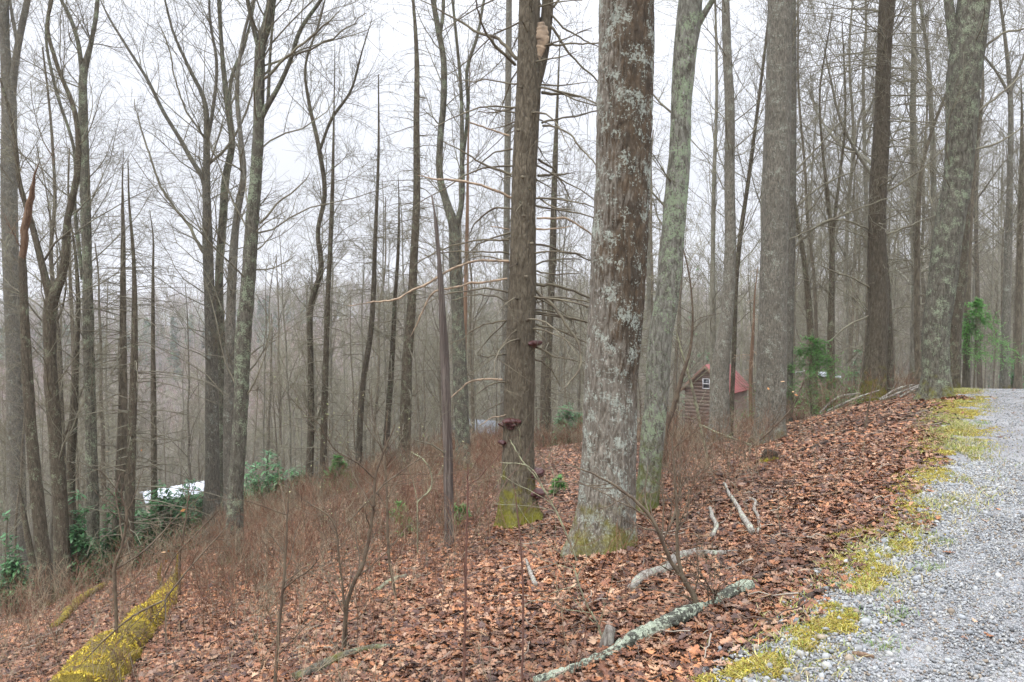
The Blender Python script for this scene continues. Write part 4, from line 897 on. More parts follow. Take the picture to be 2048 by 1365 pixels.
shrub_px(150, 1080, 12.8, 28, 105, 1500, 'rhododendron glimpsed between the Y shaped tree and tall grey tree', leaf=.12)
shrub_px(15, 1105, 12.2, 26, 105, 1100, 'rhododendron scrap at the left edge of the photo', leaf=.12)
shrub_px(530, 975, 19.5, 60, 80, 3200, 'misty rhododendron right of the big dark mossy tree', leaf=.15)
shrub_px(1136, 835, 26, 36, 46, 2600, 'round green rhododendron in the gap left of the oak', leaf=.16)
shrub_px(1085, 850, 44, 24, 30, 500, 'dim rhododendron behind the hemlock, left of the round green one', leaf=.18)
shrub_px(1390, 700, 62, 40, 90, 900, 'dark evergreen thicket behind the cabin roof', leaf=.25)
shrub_px(1720, 755, 26, 26, 60, 800, 'dark low rhododendron left of the ragged hemlock', leaf=.12)
shrub_px(2030, 730, 30, 30, 50, 700, 'dim rhododendron beyond the crest at the right edge', leaf=.13)
shrub_px(480, 985, 18, 34, 60, 1500, 'low rhododendron at the foot of the slope right of the fanning grey tree', leaf=.14)
shrub_px(600, 955, 21, 34, 56, 1400, 'rhododendron behind the crooked forked tree', leaf=.15)
shrub_px(268, 1060, 15, 24, 70, 1300, 'rhododendron just left of the thicket, between conifer poles', leaf=.13)
c = G(1622, 800, 17); c = gnd(1628, 14.6); conif(c, at(1628, 672, 14.6)[2]-c[2], 1.35, 'bright green hemlock sapling right of the tallest grey trunk', 1.0, ns=95, nl=.05, pal=PG*.72)
c = gnd(1950, 17.5); conif(c, at(1950, 595, 17.5)[2]-c[2], 1.15, 'bright green young hemlock behind the roadside maple', 1.0, ns=85, nl=.05, z0=.35, pal=PG*.95)
c = gnd(676, 17.5); conif(c, max(.9, at(676, 912, 17.5)[2]-c[2]), .42, 'small bright pine sapling left of centre at the brush edge', 1.2, ns=40, nl=.07, name='young_pine', pal=PG*.8)
for (u, v, hh, lab) in ((800, 1075, .42, 'little pine seedling right of the curved sapling'), (918, 1062, .34, 'little pine seedling touching the grey snag'), (1118, 990, .24, 'tiny pine seedling between hemlock and oak'), (1208, 0, 0, '')):
    if hh: conif(G(u, v), hh, hh*.42, lab, .7, ns=12, name='pine_seedling', cat='seedling', trk=.006, nl=.06, z0=.2, pal=PG*.8)

# ------------------------------------------------------------------ logs, stumps, fallen branches
def litter_wood(name, label, cat, pts, mat, sides=14, bk=.004, side=(), lift=.6, jit=.004, seed=3, step=.03, moss=False):
    W_ = [G(u, v) for u, v, w in pts]; R = [w/2*max(1., p[1])/F*(.66 if 'big' in label else 1) for (u, v, w), p in zip(pts, W_)]
    P = [p+np.array([0, 0, r*lift+(pts[i][3] if len(pts[i]) > 3 else 0)]) for i, (p, r) in enumerate(zip(W_, R))] if False else [p+np.array([0, 0, r*lift]) for p, r in zip(W_, R)]
    root = P[0]-np.array([0, 0, R[0]]); e = empty(name, tuple(root), label, cat)
    P2, R2 = resamp(P, R, step=step); P2 = P2+np.stack([vnoise(P2*4+seed, 1), vnoise(P2*4+seed, 2), vnoise(P2*4+seed, 3)], 1)*min(.03, R[0]*.5); R2 = R2*(1+.14*vnoise(P2*3.2+seed*3, 4)+.10*vnoise(P2*8+seed, 5))
    mb = MB(); trunk(mb, P2-root, R2, sides, bark=bk, bf=22, seed=seed, cap=True); mb.build('stem', mat, e)
    if side:
        sb = MB()
        for s_ in side:
            W_ = [G(u, v) for u, v, *_ in s_]; P = [p+np.array([0, 0, s_[i][3] if len(s_[i]) > 3 else s_[i][2]/2*p[1]/F]) for i, p in enumerate(W_)]; R = [s_[i][2]/2*p[1]/F for i, p in enumerate(W_)]
            P2_, R2_ = resamp(P, R, step=.04); sb.tubes((P2_-root)[None], R2_[None], 6)
        sb.build('side_branch', mat, e)
    return e, P2, R2, root
M['logmoss'] = bark('mossy_log', (.60, .46, .07), (.32, .24, .05), 1.6, lichen=((.15, .10, .06), .58, 5), vstretch=1., bumpd=.03)
M['lichwood'] = bark('lichen_covered_branch', (.74, .80, .62), (.52, .60, .44), 1.1, vstretch=1., bumpd=.03, lichen=((.035, .03, .026), .74, 4.5))
M['palewood'] = bark('pale_fallen_branch', (.60, .57, .50), (.22, .18, .15), 1.4, lichen=((.45, .52, .38), .45, 12), vstretch=.3, bumpd=.01)
M['wetwood'] = bark('wet_dark_wood', (.12, .085, .065), (.05, .035, .028), 2, vstretch=.3, bumpd=.01)
# big mossy log
e, P2, R2, rt = litter_wood('mossy_log', 'big rotting log under yellow green moss, bottom left', 'fallen log', [(140, 1440, 180), (195, 1365, 160), (258, 1295, 112), (296, 1252, 88), (325, 1215, 66), (345, 1182, 40), (356, 1160, 24)], M['logmoss'], sides=40, bk=.03, lift=.35)
fb = MB(); n = 42000; i = rng.integers(0, len(P2)-1, n); th_ = rng.uniform(-.25, pi+.25, n); Td = norm(P2[i+1]-P2[i]); Sd = norm(np.cross(Td, [0, 0, 1.])); Up = np.cross(Sd, Td)
nm = (np.cos(th_)[:, None]*Sd+np.sin(th_)[:, None]*Up); pp = P2[i]+(P2[i+1]-P2[i])*rng.uniform(0, 1, (n, 1))+nm*(R2[i]*1.0)[:, None]
k = n2(pp[:, 0]*1.0+pp[:, 2], pp[:, 1], 5, 77)+n2(pp[:, 0], pp[:, 1]+pp[:, 2], 15, 78)*.6 > -.34; pp, nm = pp[k], nm[k]
MLP = 1.15*np.array([[.58, .45, .06], [.48, .38, .05], [.66, .52, .10], [.28, .22, .03], [.38, .24, .05]])
hgt_ = .011; A_ = norm(rng.normal(size=pp.shape))*.006; tp = pp+nm*hgt_*rng.uniform(.4, 1.4, (len(pp), 1))+rng.normal(0, .009, pp.shape); b = (np.arange(len(pp))*3)[:, None]
col = MLP[rng.integers(0, 5, len(pp))]*rng.uniform(.7, 1.3, (len(pp), 1)); fb.add(np.stack([pp-A_, pp+A_, tp], 1).reshape(-1, 3)-rt, T=b+[[0, 1, 2]], col=np.repeat(col, 3, 0)); fb.build('moss', M['tintm'], e, smooth=False)
o = MB()
for pts in ([(352, 1165, 16), (356, 1130, 10)], [(330, 1180, 14), (318, 1150, 8), (322, 1135, 4)]):
    y0 = gy(340, 1180); P_, R_ = to3(pts, y0); P_, R_ = resamp(P_, R_, step=.03); o.tubes((P_-rt)[None], R_[None], 8)
o.build('broken_stub', M['logmoss'], e)
litter_wood('mossy_log', 'slim yellow mossed log lying left of the big mossy log', 'fallen log', [(108, 1262, 22), (140, 1232, 24), (165, 1206, 23), (208, 1178, 17)], M['logmoss'], sides=18, bk=.012, lift=1.3)
litter_wood('lichen_branch', 'long fallen branch crusted with pale green lichen, bottom centre right', 'fallen branch', [(1070, 1375, 16), (1150, 1345, 18), (1215, 1315, 22), (1262, 1290, 25), (1320, 1268, 33), (1372, 1243, 31), (1405, 1224, 17), (1425, 1214, 13), (1455, 1203, 26), (1500, 1184, 27)], M['lichwood'], sides=30, bk=.011, lift=.9, step=.015)
litter_wood('pale_branch', 'knobbly pale grey fallen branch forking right of the oak foot', 'fallen branch', [(1262, 1184, 16), (1290, 1163, 20), (1330, 1148, 20), (1362, 1120, 20), (1400, 1112, 16), (1440, 1114, 14), (1476, 1104, 9)], M['palewood'], sides=18, bk=.005,
            side=[[(1350, 1130, 10), (1390, 1106, 9), (1430, 1100, 7), (1462, 1095, 5)]])
litter_wood('lichened_stick', 'curling lichen spotted stick, longest of three above the pale branch', 'fallen branch', [(1502, 1075, 13), (1492, 1056, 12), (1480, 1032, 9), (1462, 1002, 8), (1450, 972, 5)], M['palewood'], sides=10, lift=2.)
litter_wood('lichened_stick', 'short lichen spotted stick, leftmost of three above the pale branch', 'fallen branch', [(1424, 1082, 10), (1432, 1062, 9), (1424, 1040, 8), (1418, 1022, 5)], M['palewood'], sides=10, lift=2.)
litter_wood('lichened_stick', 'crooked lichen spotted stick, rightmost of three above the pale branch', 'fallen branch', [(1516, 1072, 7), (1517, 1042, 7), (1508, 1024, 7), (1512, 1010, 6), (1498, 1000, 4)], M['palewood'], sides=10, lift=2.)
litter_wood('dark_stick', 'dark wet stick pointing at the gravel edge', 'fallen branch', [(1592, 1218, 11), (1620, 1200, 14), (1650, 1186, 11), (1698, 1181, 6)], M['wetwood'], sides=10, lift=1.)
litter_wood('dark_stick', 'long dark branch right of the lichen crusted branch tip', 'fallen branch', [(1508, 1163, 12), (1550, 1150, 13), (1600, 1140, 10), (1665, 1130, 9), (1680, 1118, 5)], M['wetwood'], sides=10, lift=.8)
litter_wood('mossy_stick', 'dark stick with green moss on top, bottom edge left of centre', 'fallen branch', [(590, 1368, 22), (650, 1340, 24), (700, 1316, 16), (770, 1300, 12), (830, 1298, 7)], M['mott'], sides=14, lift=.9)
litter_wood('mossy_stick', 'short mossy stick right of the curved sapling foot', 'fallen branch', [(752, 1188, 9), (785, 1168, 12), (812, 1158, 9)], M['lime'], sides=10, lift=.9)
litter_wood('lichened_stick', 'small pale lichened stick standing in brush below the hemlock', 'fallen branch', [(1072, 1182, 8), (1062, 1158, 8), (1052, 1128, 5)], M['palewood'], sides=8, lift=3.)
litter_wood('straight_stick', 'thin pale stick lying behind the shelf fungi hemlock foot', 'fallen branch', [(1075, 975, 4), (1105, 971, 5), (1140, 962, 3)], M['palewood'], sides=8, lift=1.)
litter_wood('dark_stick', 'thin dark stick right of the tallest grey trunk foot', 'fallen branch', [(1600, 905, 5), (1630, 895, 5), (1655, 886, 6)], M['wetwood'], sides=8, lift=1.)
litter_wood('dark_stick', 'slender dark stick left of the gravel crest', 'fallen branch', [(1808, 824, 4), (1830, 818, 5), (1852, 806, 4)], M['wetwood'], sides=8, lift=1.)
litter_wood('wood_chip', 'orange splinter of wood lying on the gravel', 'wood splinter', [(1704, 1312, 8), (1725, 1316, 12), (1748, 1319, 8)], M['orange'], sides=8, lift=.8)
litter_wood('wood_chip', 'pale flat wood splinter beside the moss, near the dark stick', 'wood splinter', [(1594, 1149, 7), (1612, 1148, 10), (1632, 1146, 6)], M['pale'], sides=8, lift=.8)
litter_wood('wood_chip', 'orange chip among leaves left of the oak, by the hemlock foot', 'wood splinter', [(941, 1069, 6), (950, 1067, 10), (961, 1067, 6)], M['pale'], sides=8, lift=.8)
for (u0, v0, u1, v1, lab) in ((1640, 778, 1720, 800, 'thin pale fallen limb beside the green sapling'), (1655, 800, 1760, 770, 'long fallen limb left of the brush pile'), (1680, 815, 1790, 778, 'mossy fallen limb before the ragged hemlock'), (1765, 768, 1850, 772, 'pale forked limb lying against the roadside maple'), (1760, 745, 1830, 765, 'grey limb on the brush pile behind the roadside maple'), (1800, 770, 1868, 748, 'limb leaning on the foot of the roadside maple')):
    a = G(u0, v0, 14); b_ = G(u1, v1, 14); a[2] += .05; b_[2] += .22; m_ = (a+b_)/2+rng.normal(0, .06, 3)+[0, 0, .08]; P_, R_ = resamp([a, m_, b_], [.022, .018, .008], step=.08)
    e = empty('fallen_limb', tuple(a), lab, 'fallen branch'); q = MB(); q.tubes((P_-a)[None], R_[None], 7); q.build('stem', M['lime'] if 'moss' in lab else M['palewood'], e)
    q = MB(); k1 = kids((P_-a)[None], R_[None], 6, .2, 1, .4, 1., .15, .6, 5, .15, .03, .6, .008, .003); q.tubes(*k1, 4); k2 = kids(*k1, 3, .2, 1, .4, 1., .08, .3, 4, .15, .03, .6, .005, .002); q.tubes(*k2, 3); q.build('side_branch', M['twig'], e)
# stumps
def stump(u, v, wpx, hpx, label, mat, capmat):
    c = G(u, v); r = wpx/2*c[1]/F; h = hpx*c[1]/F; e = empty('stump', tuple(c), label, 'stump'); q = MB()
    P_, R_ = resamp([[0, 0, -.08], [0, 0, h*.5], [.01, 0, h]], [r*1.15, r, r*.9], step=.02); trunk(q, P_, R_, 22, .3, .05, .008, 20, 4, cap=True)
    V = q.V[0]; k = V[:, 2] > h*.7; V[k, 2] += vnoise(V[k]*30, 8)*h*.12; q.build('stem', mat, e); return e
stump(1540, 925, 30, 22, 'small rotten stump with moss on its rim, below the tallest trunk', bark('rotten_stump', (.10, .075, .045), (.05, .035, .025), 2, moss=((.34, .30, .02), .10, .8)), None)
stump(1216, 1296, 22, 44, 'small pale cut stub in front of the oak, bottom centre', M['palewood'], None)

# ------------------------------------------------------------------ saplings and arching twigs in front
def sapling(label, stems, y=None, tw=1.0, mat='sap', leaves=None, name='sapling', ends=None, col=None, drift=.3, nleaf=6, lsize=.05, low=.3):
    u, v = stems[0][0][:2]; y0 = y or gy(u, v, 8) ; P, R = to3(stems[0], y0); root = np.array(P[0]); root[2] = min(root[2], float(H(root[0], root[1])))
    e = empty(name, tuple(root), label, 'sapling'); q = MB(); S = []
    for i, s_ in enumerate(stems):
        P, R = to3(s_, y0, rng.uniform(-1, 1)*drift*(i > 0)); P2, R2 = resamp(P, R, step=.03)
        P2 = P2+rng.normal(0, .0015, P2.shape)
        if i == 0: P2 = np.concatenate([[P2[0]-[0, 0, max(.1, P2[0][2]-root[2]+.05)]], P2]); R2 = np.concatenate([[R2[0]], R2])
        q.tubes((P2-root)[None], np.maximum(R2, .0012)[None], 7); S.append(resamp(P2-root, R2, k=20))
    q.build('stem', M[mat], e)
    if tw:
        q = MB(); P = np.stack([s_[0] for s_ in S]); R = np.stack([s_[1] for s_ in S]); L = lens(P)
        k1 = kids(P, R, 9*tw, low, 1, .5, 1.1, .12, .55, 8, .12, .03, .5, .005, .0013); q.tubes(*k1, 4); k2 = kids(*k1, 3, .2, 1, .4, 1, .06, .25, 5, .15, .02, .6, .003, .001); q.tubes(*k2, 3)
        q.build('twigs', M[mat], e)
        if leaves:
            lb = MB(); ends_ = np.concatenate([k2[0][:, -1], k1[0][:, -1]]); 
            if leaves == 'buds': c_ = ends_; pal = np.array([[.26, .30, .12], [.32, .32, .15]]); sz = .013
            else: c_ = ends_[rng.integers(0, len(ends_), nleaf)]; pal = np.array([[.50, .24, .08], [.42, .17, .05], [.52, .32, .16]]); sz = lsize
            n = len(c_); A, B, N = rotm(n, 1.5); loc = np.array([(-.5, 0), (0, .28), (.5, 0), (0, -.28)]); s2 = sz*rng.uniform(.7, 1.3, n)
            V = c_[:, None]+s2[:, None, None]*(loc[None, :, :1]*A[:, None]+loc[None, :, 1:]*B[:, None]); b = (np.arange(n)*4)[:, None]
            cc = pal[rng.integers(0, len(pal), n)]; lb.add(V.reshape(-1, 3), T=np.concatenate([b+[[0, 1, 2]], b+[[0, 2, 3]]]), col=np.repeat(cc, 4, 0)); lb.build('leaves', M['tint'], e, smooth=False)
    return e
sapling('thin bare sapling at bottom, left of the mossy stick', [[(551, 1365, 8), (556, 1280, 7), (566, 1178, 6), (572, 1085, 5), (576, 1010, 3)], [(566, 1180, 4), (590, 1160, 3), (625, 1134, 3)]], y=4.2)
sapling('curved dark double sapling left of centre, arching up through the brush', [[(690, 1275, 10), (695, 1204, 9), (710, 1160, 8), (725, 1130, 8), (740, 1065, 7), (748, 1000, 6), (752, 950, 5), (771, 896, 4), (790, 850, 2)], [(682, 1365, 5), (690, 1240, 5), (680, 1130, 4), (660, 1035, 3), (615, 1005, 2)], [(750, 960, 3), (720, 930, 3), (670, 900, 2), (640, 850, 2)], [(700, 1040, 3), (780, 960, 3), (860, 905, 2)]], y=5.3, leaves='buds', tw=1.6)
sapling('straight thin stem right of the curved double sapling', [[(790, 1193, 6), (777, 1101, 6), (774, 1000, 5), (770, 911, 4), (775, 820, 2)]], y=6.4, tw=1.0, leaves='buds')
sapling('tall reddish hair thin stem in front of the grey snag', [[(928, 1365, 6), (931, 1178, 5), (934, 1060, 4), (936, 973, 4), (935, 930, 2)]], y=3.8, tw=.5, mat='brush')
sapling('thin whip rising below the hemlock, bottom centre', [[(1044, 1365, 5), (1046, 1178, 4), (1038, 1050, 3)]], y=4.0, tw=.5, mat='brush')
sapling('dark sapling on the left slope with a few orange leaves', [[(233, 1265, 7), (230, 1170, 7), (228, 1142, 7), (246, 1085, 6), (252, 1020, 5), (243, 990, 4)], [(228, 1142, 4), (290, 1100, 4), (330, 1060, 3), (372, 1015, 2)], [(246, 1090, 4), (240, 1040, 3), (232, 980, 3), (240, 950, 2)]], y=6.3, leaves='beech', nleaf=7, lsize=.045)
sapling('leaning grey double stemmed sapling behind the mossy log end', [[(359, 1160, 5), (360, 1110, 5), (367, 1070, 4), (375, 1010, 3)], [(320, 1170, 4), (345, 1120, 3), (400, 1060, 3), (440, 1020, 2)]], y=8.4)
sapling('dark foreground shrub with long arching twig, beside the lichen branch', [[(1412, 1250, 16), (1395, 1213, 13), (1385, 1188, 12), (1365, 1155, 10), (1357, 1120, 7), (1354, 1024, 6), (1349, 952, 4), (1345, 880, 3)], [(1360, 1150, 8), (1345, 1130, 9), (1328, 1090, 8), (1300, 1034, 7), (1245, 982, 6), (1200, 955, 4), (1155, 936, 3)], [(1325, 1085, 5), (1345, 1040, 4), (1358, 990, 3)], [(1410, 1240, 6), (1375, 1230, 5), (1350, 1270, 3)], [(1405, 1225, 5), (1430, 1195, 4), (1415, 1170, 3)]], y=4.75, tw=1.6, low=.15)
sapling('thin twig standing among leaves right of the foreground shrub', [[(1725, 885, 4), (1733, 840, 4), (1741, 793, 3)]], y=10.2, tw=.6)
sapling('thin branch slanting up right before the tallest grey trunk', [[(1490, 905, 4), (1553, 850, 4), (1592, 804, 3), (1608, 760, 2)]], y=9.6, tw=1.2, leaves='beech', nleaf=6)
sapling('curved mossy vine stem beside the cabin wall', [[(1420, 935, 5), (1400, 850, 6), (1390, 800, 6), (1380, 760, 5), (1362, 700, 4)], [(1400, 850, 4), (1440, 868, 4), (1500, 890, 3)]], y=11.5, tw=1.2, mat='lime', leaves='buds')
sapling('leaning dark sapling right of the two leaning oak trunks', [[(1330, 860, 12), (1345, 820, 11), (1362, 760, 9), (1380, 700, 6), (1384, 600, 4), (1372, 520, 3)]], y=11.2, tw=1.4)
sapling('pale thin stick propped over the pale cut stub', [[(1210, 1295, 4), (1195, 1250, 4), (1165, 1190, 4), (1152, 1150, 3)]], y=4.4, tw=.4, mat='lime')
sapling('bent pale twig left of the grey snag with orange broken tip', [[(835, 1005, 3), (862, 975, 3), (858, 935, 3), (845, 918, 3), (822, 905, 3)]], y=8.0, tw=.5, mat='lime', leaves='buds')
sapling('fine budded twigs crossing in front of the hemlock trunk', [[(1165, 1150, 4), (1120, 1040, 4), (1075, 960, 3), (1040, 915, 3), (1020, 880, 2)], [(1090, 985, 3), (1060, 935, 2), (1000, 925, 2)]], y=6.2, tw=.3, leaves='buds', mat='lime')
sapling('long bare branch leaning across the left slope', [[(330, 1200, 4), (270, 1230, 4), (200, 1290, 3)], [(330, 1200, 4), (385, 1130, 3), (430, 1080, 3)]], y=5.4, tw=.8)

# ------------------------------------------------------------------ brushy undergrowth
def brush(n_try, seed=0):
    y = np.sqrt(rng.uniform(3.2**2, 27**2, n_try)); X = rng.uniform(-.70, .56, n_try); x = X*y
    P = np.stack([x, y, H(x, y)], 1); u, v = proj(P); d = np.zeros(n_try)
    line = np.interp(u, [0, 300, 650, 900, 1050, 1160, 1300, 1420, 1560, 1700, 1850], [1365, 1300, 1230, 1150, 960, 920, 1000, 980, 905, 800, 780])
    d = .12+.88*sstep(90, -90, v-line); d = np.where(u > 1560, d*.35, d); d = np.where((u > 1050) & (u < 1300), d*.35, d); d = np.where((u > 1335) & (u < 1520) & (v < 905), d*.22, d); d = np.where((u < 450) & (y > 12.5), d*.25, d)
    d = np.where((u < 420) & (v > 1130), d*.45, d); d = d*(.55+.6*n2(x, y, .8, 91)); d = np.where(road_d(x, y) > -.3, 0, d); d = d*np.clip(12/y, .6, 1.2)
    k = rng.uniform(0, 1, n_try) < d; return P[k]
B0 = brush(34000); n = len(B0); ph_ = rng.uniform(.18, .58, n); az = rng.uniform(0, 2*pi, n); ln = rng.uniform(0, .45, n)
dd = np.stack([np.cos(az)*ln, np.sin(az)*ln, np.ones(n)], 1); s_ = np.linspace(0, 1, 5)[None, :, None]
SB = (B0-[0, 0, .03])[:, None]+dd[:, None]*ph_[:, None, None]*s_+np.cumsum(rng.normal(0, .012, (n, 5, 3)), 1); RB = np.maximum(.0022, B0[:, 1]*.00016)[:, None]*np.linspace(1.3, .7, 5)[None]
ub = MB()
BC = np.array([[.25, .135, .085], [.18, .088, .055], [.34, .27, .18], [.12, .07, .045], [.22, .19, .13]]); cc = BC[rng.integers(0, 5, n)]
ub.tubes(SB, RB, 3, col=cc)
def kidsc(P, R, C, m, *a):
    """children that keep their parent's tint"""
    idx = np.repeat(np.arange(len(P)), m); o = kids(P, R, m, *a); return o[0], o[1], C[idx]
L = lens(SB); k1 = kidsc(SB, RB, cc, 5, .25, 1, .4, .9, .25*L, .65*L, 4, .12, .06, .75, .005, .0014); k1 = (k1[0], np.maximum(k1[1], k1[0][:, :1, 1]*.00012), k1[2]); ub.tubes(k1[0], k1[1], 3, col=k1[2])
L = lens(k1[0]); k2 = kidsc(k1[0], k1[1], k1[2], 3, .3, 1, .4, .9, .3*L, .7*L, 3, .12, .05, .8, .004, .0012); k2 = (k2[0], np.maximum(k2[1], k2[0][:, :1, 1]*.0001), k2[2]); ub.tubes(k2[0], k2[1], 3, col=k2[2])
tag(ub.build('undergrowth', M['tintm']), 'tangle of leafless reddish brown bushes over the slope', 'undergrowth', kind='stuff')

# ------------------------------------------------------------------ the woods behind: grown once, copied as individual trees
def proto(kind, i):
    r_ = rng; h = {'dec': r_.uniform(13, 17), 'con': r_.uniform(8, 13), 'pole': r_.uniform(8, 12)}[kind]; r0 = {'dec': r_.uniform(.075, .115), 'con': r_.uniform(.06, .10), 'pole': r_.uniform(.035, .06)}[kind]
    k = 12; z = np.linspace(0, h, k); wob = .012 if kind == 'con' else .022
    xy = np.cumsum(r_.normal(0, wob*h/k*2.2, (k, 2)), 0); xy -= xy[0]; P = np.concatenate([xy, z[:, None]], 1); P[0, 2] = -1.0; R = r0*(1-z/h*.85)**.8; R[0] = r0*1.25
    t = MB(); P2, R2 = resamp(P, R, step=.35); trunk(t, P2, R2, 9, .15, .3, 0, seed=i); c = MB(); S = (P2[None], R2[None])
    if kind == 'dec':
        a = kids(*S, 11, .30, .97, .45, .9, .16*h, .34*h, 9, .09, .055, .5, .06, .012, .3, .45); t.tubes(*a, 5)
        a2 = kids(*S, 16, .08, .6, .9, 1.4, .3, 1.8, 6, .14, .04, .2, .015, .006); c.tubes(*a2, 3)
        l = lens(a[0]); b = kids(*a, 8, .2, 1, .4, .9, .2*l, .5*l, 6, .12, .05, .55, .03, .007); c.tubes(*b, 3)
        b = (np.concatenate([b[0], a2[0]]), np.concatenate([b[1], a2[1]])); l = lens(b[0]); d_ = kids(*b, 5, .15, 1, .4, .9, .25*l, .6*l, 4, .14, .05, .55, .015, .005); c.tubes(*d_, 3)
        l = lens(d_[0]); f_ = kids(*d_, 4, .15, 1, .4, .9, .3*l, .8*l, 3, .14, .05, .6, .008, .004); c.tubes(*f_, 3)
    elif kind == 'con':
        a = kids(*S, 125, .18, .99, 1.2, 1.8, .25, 1.5, 6, .10, -.06, .25, .015, .006, .3, .5); c.tubes(*a, 3); l = lens(a[0])
        b = kids(*a, 7, .2, 1, .5, 1.1, .2*l, .6*l, 3, .15, -.02, .6, .008, .004); c.tubes(*b, 3)
    else:
        a = kids(*S, 26, .25, .99, .5, 1.1, .4, 2.2, 6, .12, .05, .4, .018, .006); c.tubes(*a, 3); l = lens(a[0])
        b = kids(*a, 6, .2, 1, .4, 1., .2*l, .6*l, 4, .15, .04, .6, .01, .004); c.tubes(*b, 3); l = lens(b[0]); d_ = kids(*b, 3, .2, 1, .4, 1., .3*l, .7*l, 3, .15, .04, .6, .006, .0035); c.tubes(*d_, 3)
    return t, c
LAB = {'dec': ('bare_tree', 'bare deciduous tree among the misty woods beyond the slope edge', 'tree', 'bare trees in the misty woods behind'),
       'con': ('conifer_snag', 'dead twiggy conifer among the misty woods beyond the slope edge', 'dead tree', 'dead conifers in the misty woods behind'),
       'pole': ('slender_tree', 'slender young bare tree among the misty woods beyond the slope edge', 'tree', 'slender young trees in the misty woods behind')}
protos = []
for kind, cnt in (('dec', 7), ('con', 3), ('pole', 4)):
    for i in range(cnt):
        t, c = proto(kind, i); nm_, lab, cat, grp = LAB[kind]
        e = empty(nm_, (0, 0, 0), lab, cat, grp); a = t.build('trunk', [M['bg1'], M['bg2']][(i+(kind == 'con')) % 2], e); b = c.build('crown', M['twigb'] if i % 3 else M['twig'], e)
        protos.append((kind, e, a, b, [False]))
def place(pr, p, sc, yaw, tilt):
    kind, e, a, b, used = pr
    if not used[0]: used[0] = True; r = e
    else:
        r = e.copy(); COL.objects.link(r)
        for ch in (a, b):
            c_ = ch.copy(); COL.objects.link(c_); c_.parent = r
    r.location = p; r.scale = (sc, sc, sc*rng.uniform(.9, 1.1)); r.rotation_euler = (tilt[0], tilt[1], yaw)
pts = []; N_IND = 285; cell = []
crest = lambda X: np.interp(X, [-.7, -.5, -.36, -.2, 0, .2, .42, .7], [15, 16.5, 18.5, 21.5, 24, 22, 19.5, 19.5])
cab = (front[0]+.6, front[1]+1.5)
tries = 0
allp = []
while len(allp) < 720 and tries < 60000:
    tries += 1; y = 15+rng.uniform(0, 1)**.60*100; X = rng.uniform(-.72, .74)*1.0; y = min(y, 115)
    if y < crest(X): continue
    u = U0+X*F
    if 1350 < u < 1506 and y < 56: continue
    if 268 < u < 425 and y < 48 and rng.uniform() < .85: continue
    if 1100 < u < 1170 and y < 36: continue
    if abs(u-1610) < 50 and y < 20: continue
    if abs(u-1950) < 50 and y < 20: continue
    x = X*y
    if abs(x-cab[0]) < 3.4 and abs(y-cab[1]) < 3.4: continue
    md = .9+y*.012
    if any((x-a)**2+(y-b)**2 < md*md for a, b in allp): continue
    allp.append((x, y))
allp.sort(key=lambda p: p[1])
kinds_ = {'dec': [p for p in protos if p[0] == 'dec'], 'con': [p for p in protos if p[0] == 'con'], 'pole': [p for p in protos if p[0] == 'pole']}
for j, (x, y) in enumerate(allp[:N_IND]):
    kd = rng.choice(['dec', 'con', 'pole'], p=[.36, .28, .36]) if x > .17*y or y > 40 else rng.choice(['dec', 'con', 'pole'], p=[.18, .38, .44]); pr = kinds_[kd][rng.integers(0, len(kinds_[kd]))]
    place(pr, (x, y, float(H(x, y))), rng.uniform(.72, 1.1)*(1+.35*float(sstep(.1, .35, x/y))), rng.uniform(0, 2*pi), rng.normal(0, .025, 2))
# beyond those: the deep woods and the far hillside read as one mass
def xf(V, x, y, z, sc, a):
    ca, sa = cos(a), sin(a); return np.stack([V[:, 0]*ca-V[:, 1]*sa, V[:, 0]*sa+V[:, 1]*ca, V[:, 2]], 1)*sc+np.array([x, y, z])
def simple_tree(i):
    h = rng.uniform(14, 20); k = 7; P = np.stack([np.cumsum(rng.normal(0, .25, k)), np.cumsum(rng.normal(0, .25, k)), np.linspace(-1, h, k)], 1)[None]; R = (.16*(1-np.linspace(0, .85, k)))[None]
    m = MB(); m.tubes(P, R, 5); a = kids(P, R, 12, .25, 1, .4, .9, 2., 6., 5, .1, .06, .5, .06, .025); m.tubes(*a, 3); l = lens(a[0]); b = kids(*a, 6, .2, 1, .4, .9, .2*l, .5*l, 3, .1, .05, .6, .03, .018); m.tubes(*b, 3); l = lens(b[0])
    c = kids(*b, 4, .2, 1, .4, .9, .4*l, .9*l, 2, .1, .05, .6, .02, .015); m.tubes(*c, 3)
    return np.concatenate(m.V), np.concatenate(m.Q)
SI = [simple_tree(i) for i in range(6)]
wm = MB()
TC = .8*np.array([[.36, .33, .26], [.30, .27, .20], [.42, .40, .31], [.33, .32, .22]])
for (x, y) in allp[N_IND:]:
    V, Q = SI[rng.integers(0, 6)]; c = TC[rng.integers(0, 4)]; wm.add(xf(V, x, y, float(H(x, y)), rng.uniform(.8, 1.15), rng.uniform(0, 6.28)), Q=Q, col=np.tile(c, (len(V), 1)))
tag(wm.build('deep_woods', M['tintm']), 'dense bare woods deep in the misty valley', 'woods', kind='stuff')
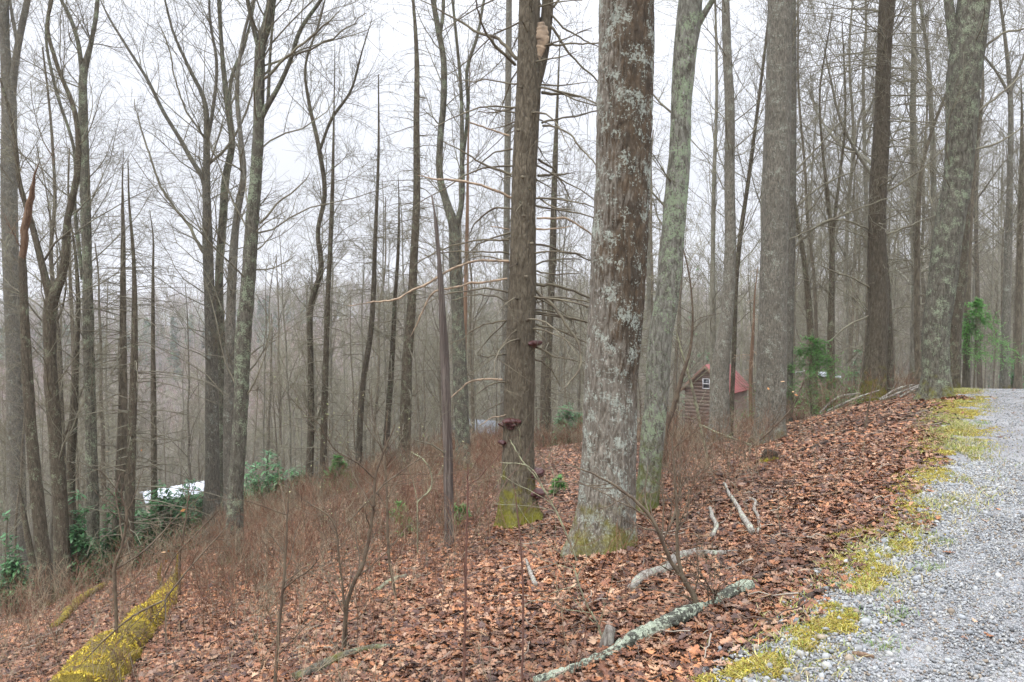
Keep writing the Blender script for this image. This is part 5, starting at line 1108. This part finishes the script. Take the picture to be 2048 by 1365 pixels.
# far hillside
def far_tree(i):
    h = rng.uniform(13, 19); P = np.array([[0, 0, -1], [rng.normal(0, .4), 0, h*.5], [rng.normal(0, .8), rng.normal(0, .8), h]])[None]; R = np.array([[.22, .16, .05]])
    m = MB(); m.tubes(P, R, 3); a = kids(P, R, 16, .3, 1, .4, .9, 2, 6, 3, .1, .06, .5, .09, .05); m.tubes(*a, 3); l = lens(a[0]); b = kids(*a, 5, .2, 1, .4, .9, .3*l, .6*l, 2, .1, .05, .7, .06, .04); m.tubes(*b, 3)
    return np.concatenate(m.V), np.concatenate(m.Q)
FT = [far_tree(i) for i in range(5)]
fw = MB(); n = 2600; yy = np.sqrt(rng.uniform(115**2, 430**2, n)); XX = rng.uniform(-.8, .8, n); FC = np.array([[.34, .28, .26], [.30, .25, .22], [.36, .33, .26], [.30, .30, .20]])
for x, y in zip(XX*yy, yy):
    V, Q = FT[rng.integers(0, 5)]; fw.add(xf(V, x, y, float(H(x, y)), rng.uniform(.8, 1.2), rng.uniform(0, 6.28)), Q=Q, col=np.tile(FC[rng.integers(0, 4)], (len(V), 1)))
tag(fw.build('far_woods', M['tintm']), 'bare grey woods covering the far hillside', 'woods', kind='stuff')
# evergreens in patches on the far hillside
fe = MB(); n = 420
for i in range(n):
    for _ in range(20):
        y = math.sqrt(rng.uniform(90**2, 410**2)); X = rng.uniform(-.75, .75); x = X*y
        if float(n2(x, y, .018, 101)) > .15: break
    h = rng.uniform(9, 16); m = 150; t = rng.uniform(.1, 1, m); az = rng.uniform(0, 2*pi, m); r = h*.22*(1.08-t)*rng.uniform(.3, 1, m); c = np.stack([x+np.cos(az)*r, y+np.sin(az)*r, float(H(x, y))+t*h], 1)
    A, B, N = rotm(m, .9); s_ = rng.uniform(.5, 1.2, m)[:, None]; V = np.stack([c-A*s_, c+B*s_*.6, c+A*s_-[0, 0, .3], c-B*s_*.6], 1); b = (np.arange(m)*4)[:, None]
    col = np.array([.09, .16, .08])*rng.uniform(.7, 1.4, (m, 1)); fe.add(V.reshape(-1, 3), T=np.concatenate([b+[[0, 1, 2]], b+[[0, 2, 3]]]), col=np.repeat(col, 4, 0))
tag(fe.build('far_evergreens', M['tintm'], smooth=False), 'dim green conifers scattered over the far hillside', 'woods', kind='stuff')

# ------------------------------------------------------------------ mist
m = bpy.data.materials.new('haze'); m.use_nodes = True; nt = m.node_tree; nt.nodes.clear()
pv = nt.nodes.new('ShaderNodeVolumePrincipled'); pv.inputs['Color'].default_value = (.93, .95, .97, 1); pv.inputs['Density'].default_value = 0.0006; pv.inputs['Anisotropy'].default_value = 0.2
ou = nt.nodes.new('ShaderNodeOutputMaterial'); nt.links.new(pv.outputs[0], ou.inputs['Volume'])
q = MB(); boxm(q, -960, 960, -320, 1000, -175, 48); tag(q.build('haze', m, smooth=False), 'pale mist filling the whole valley', 'haze', kind='stuff')
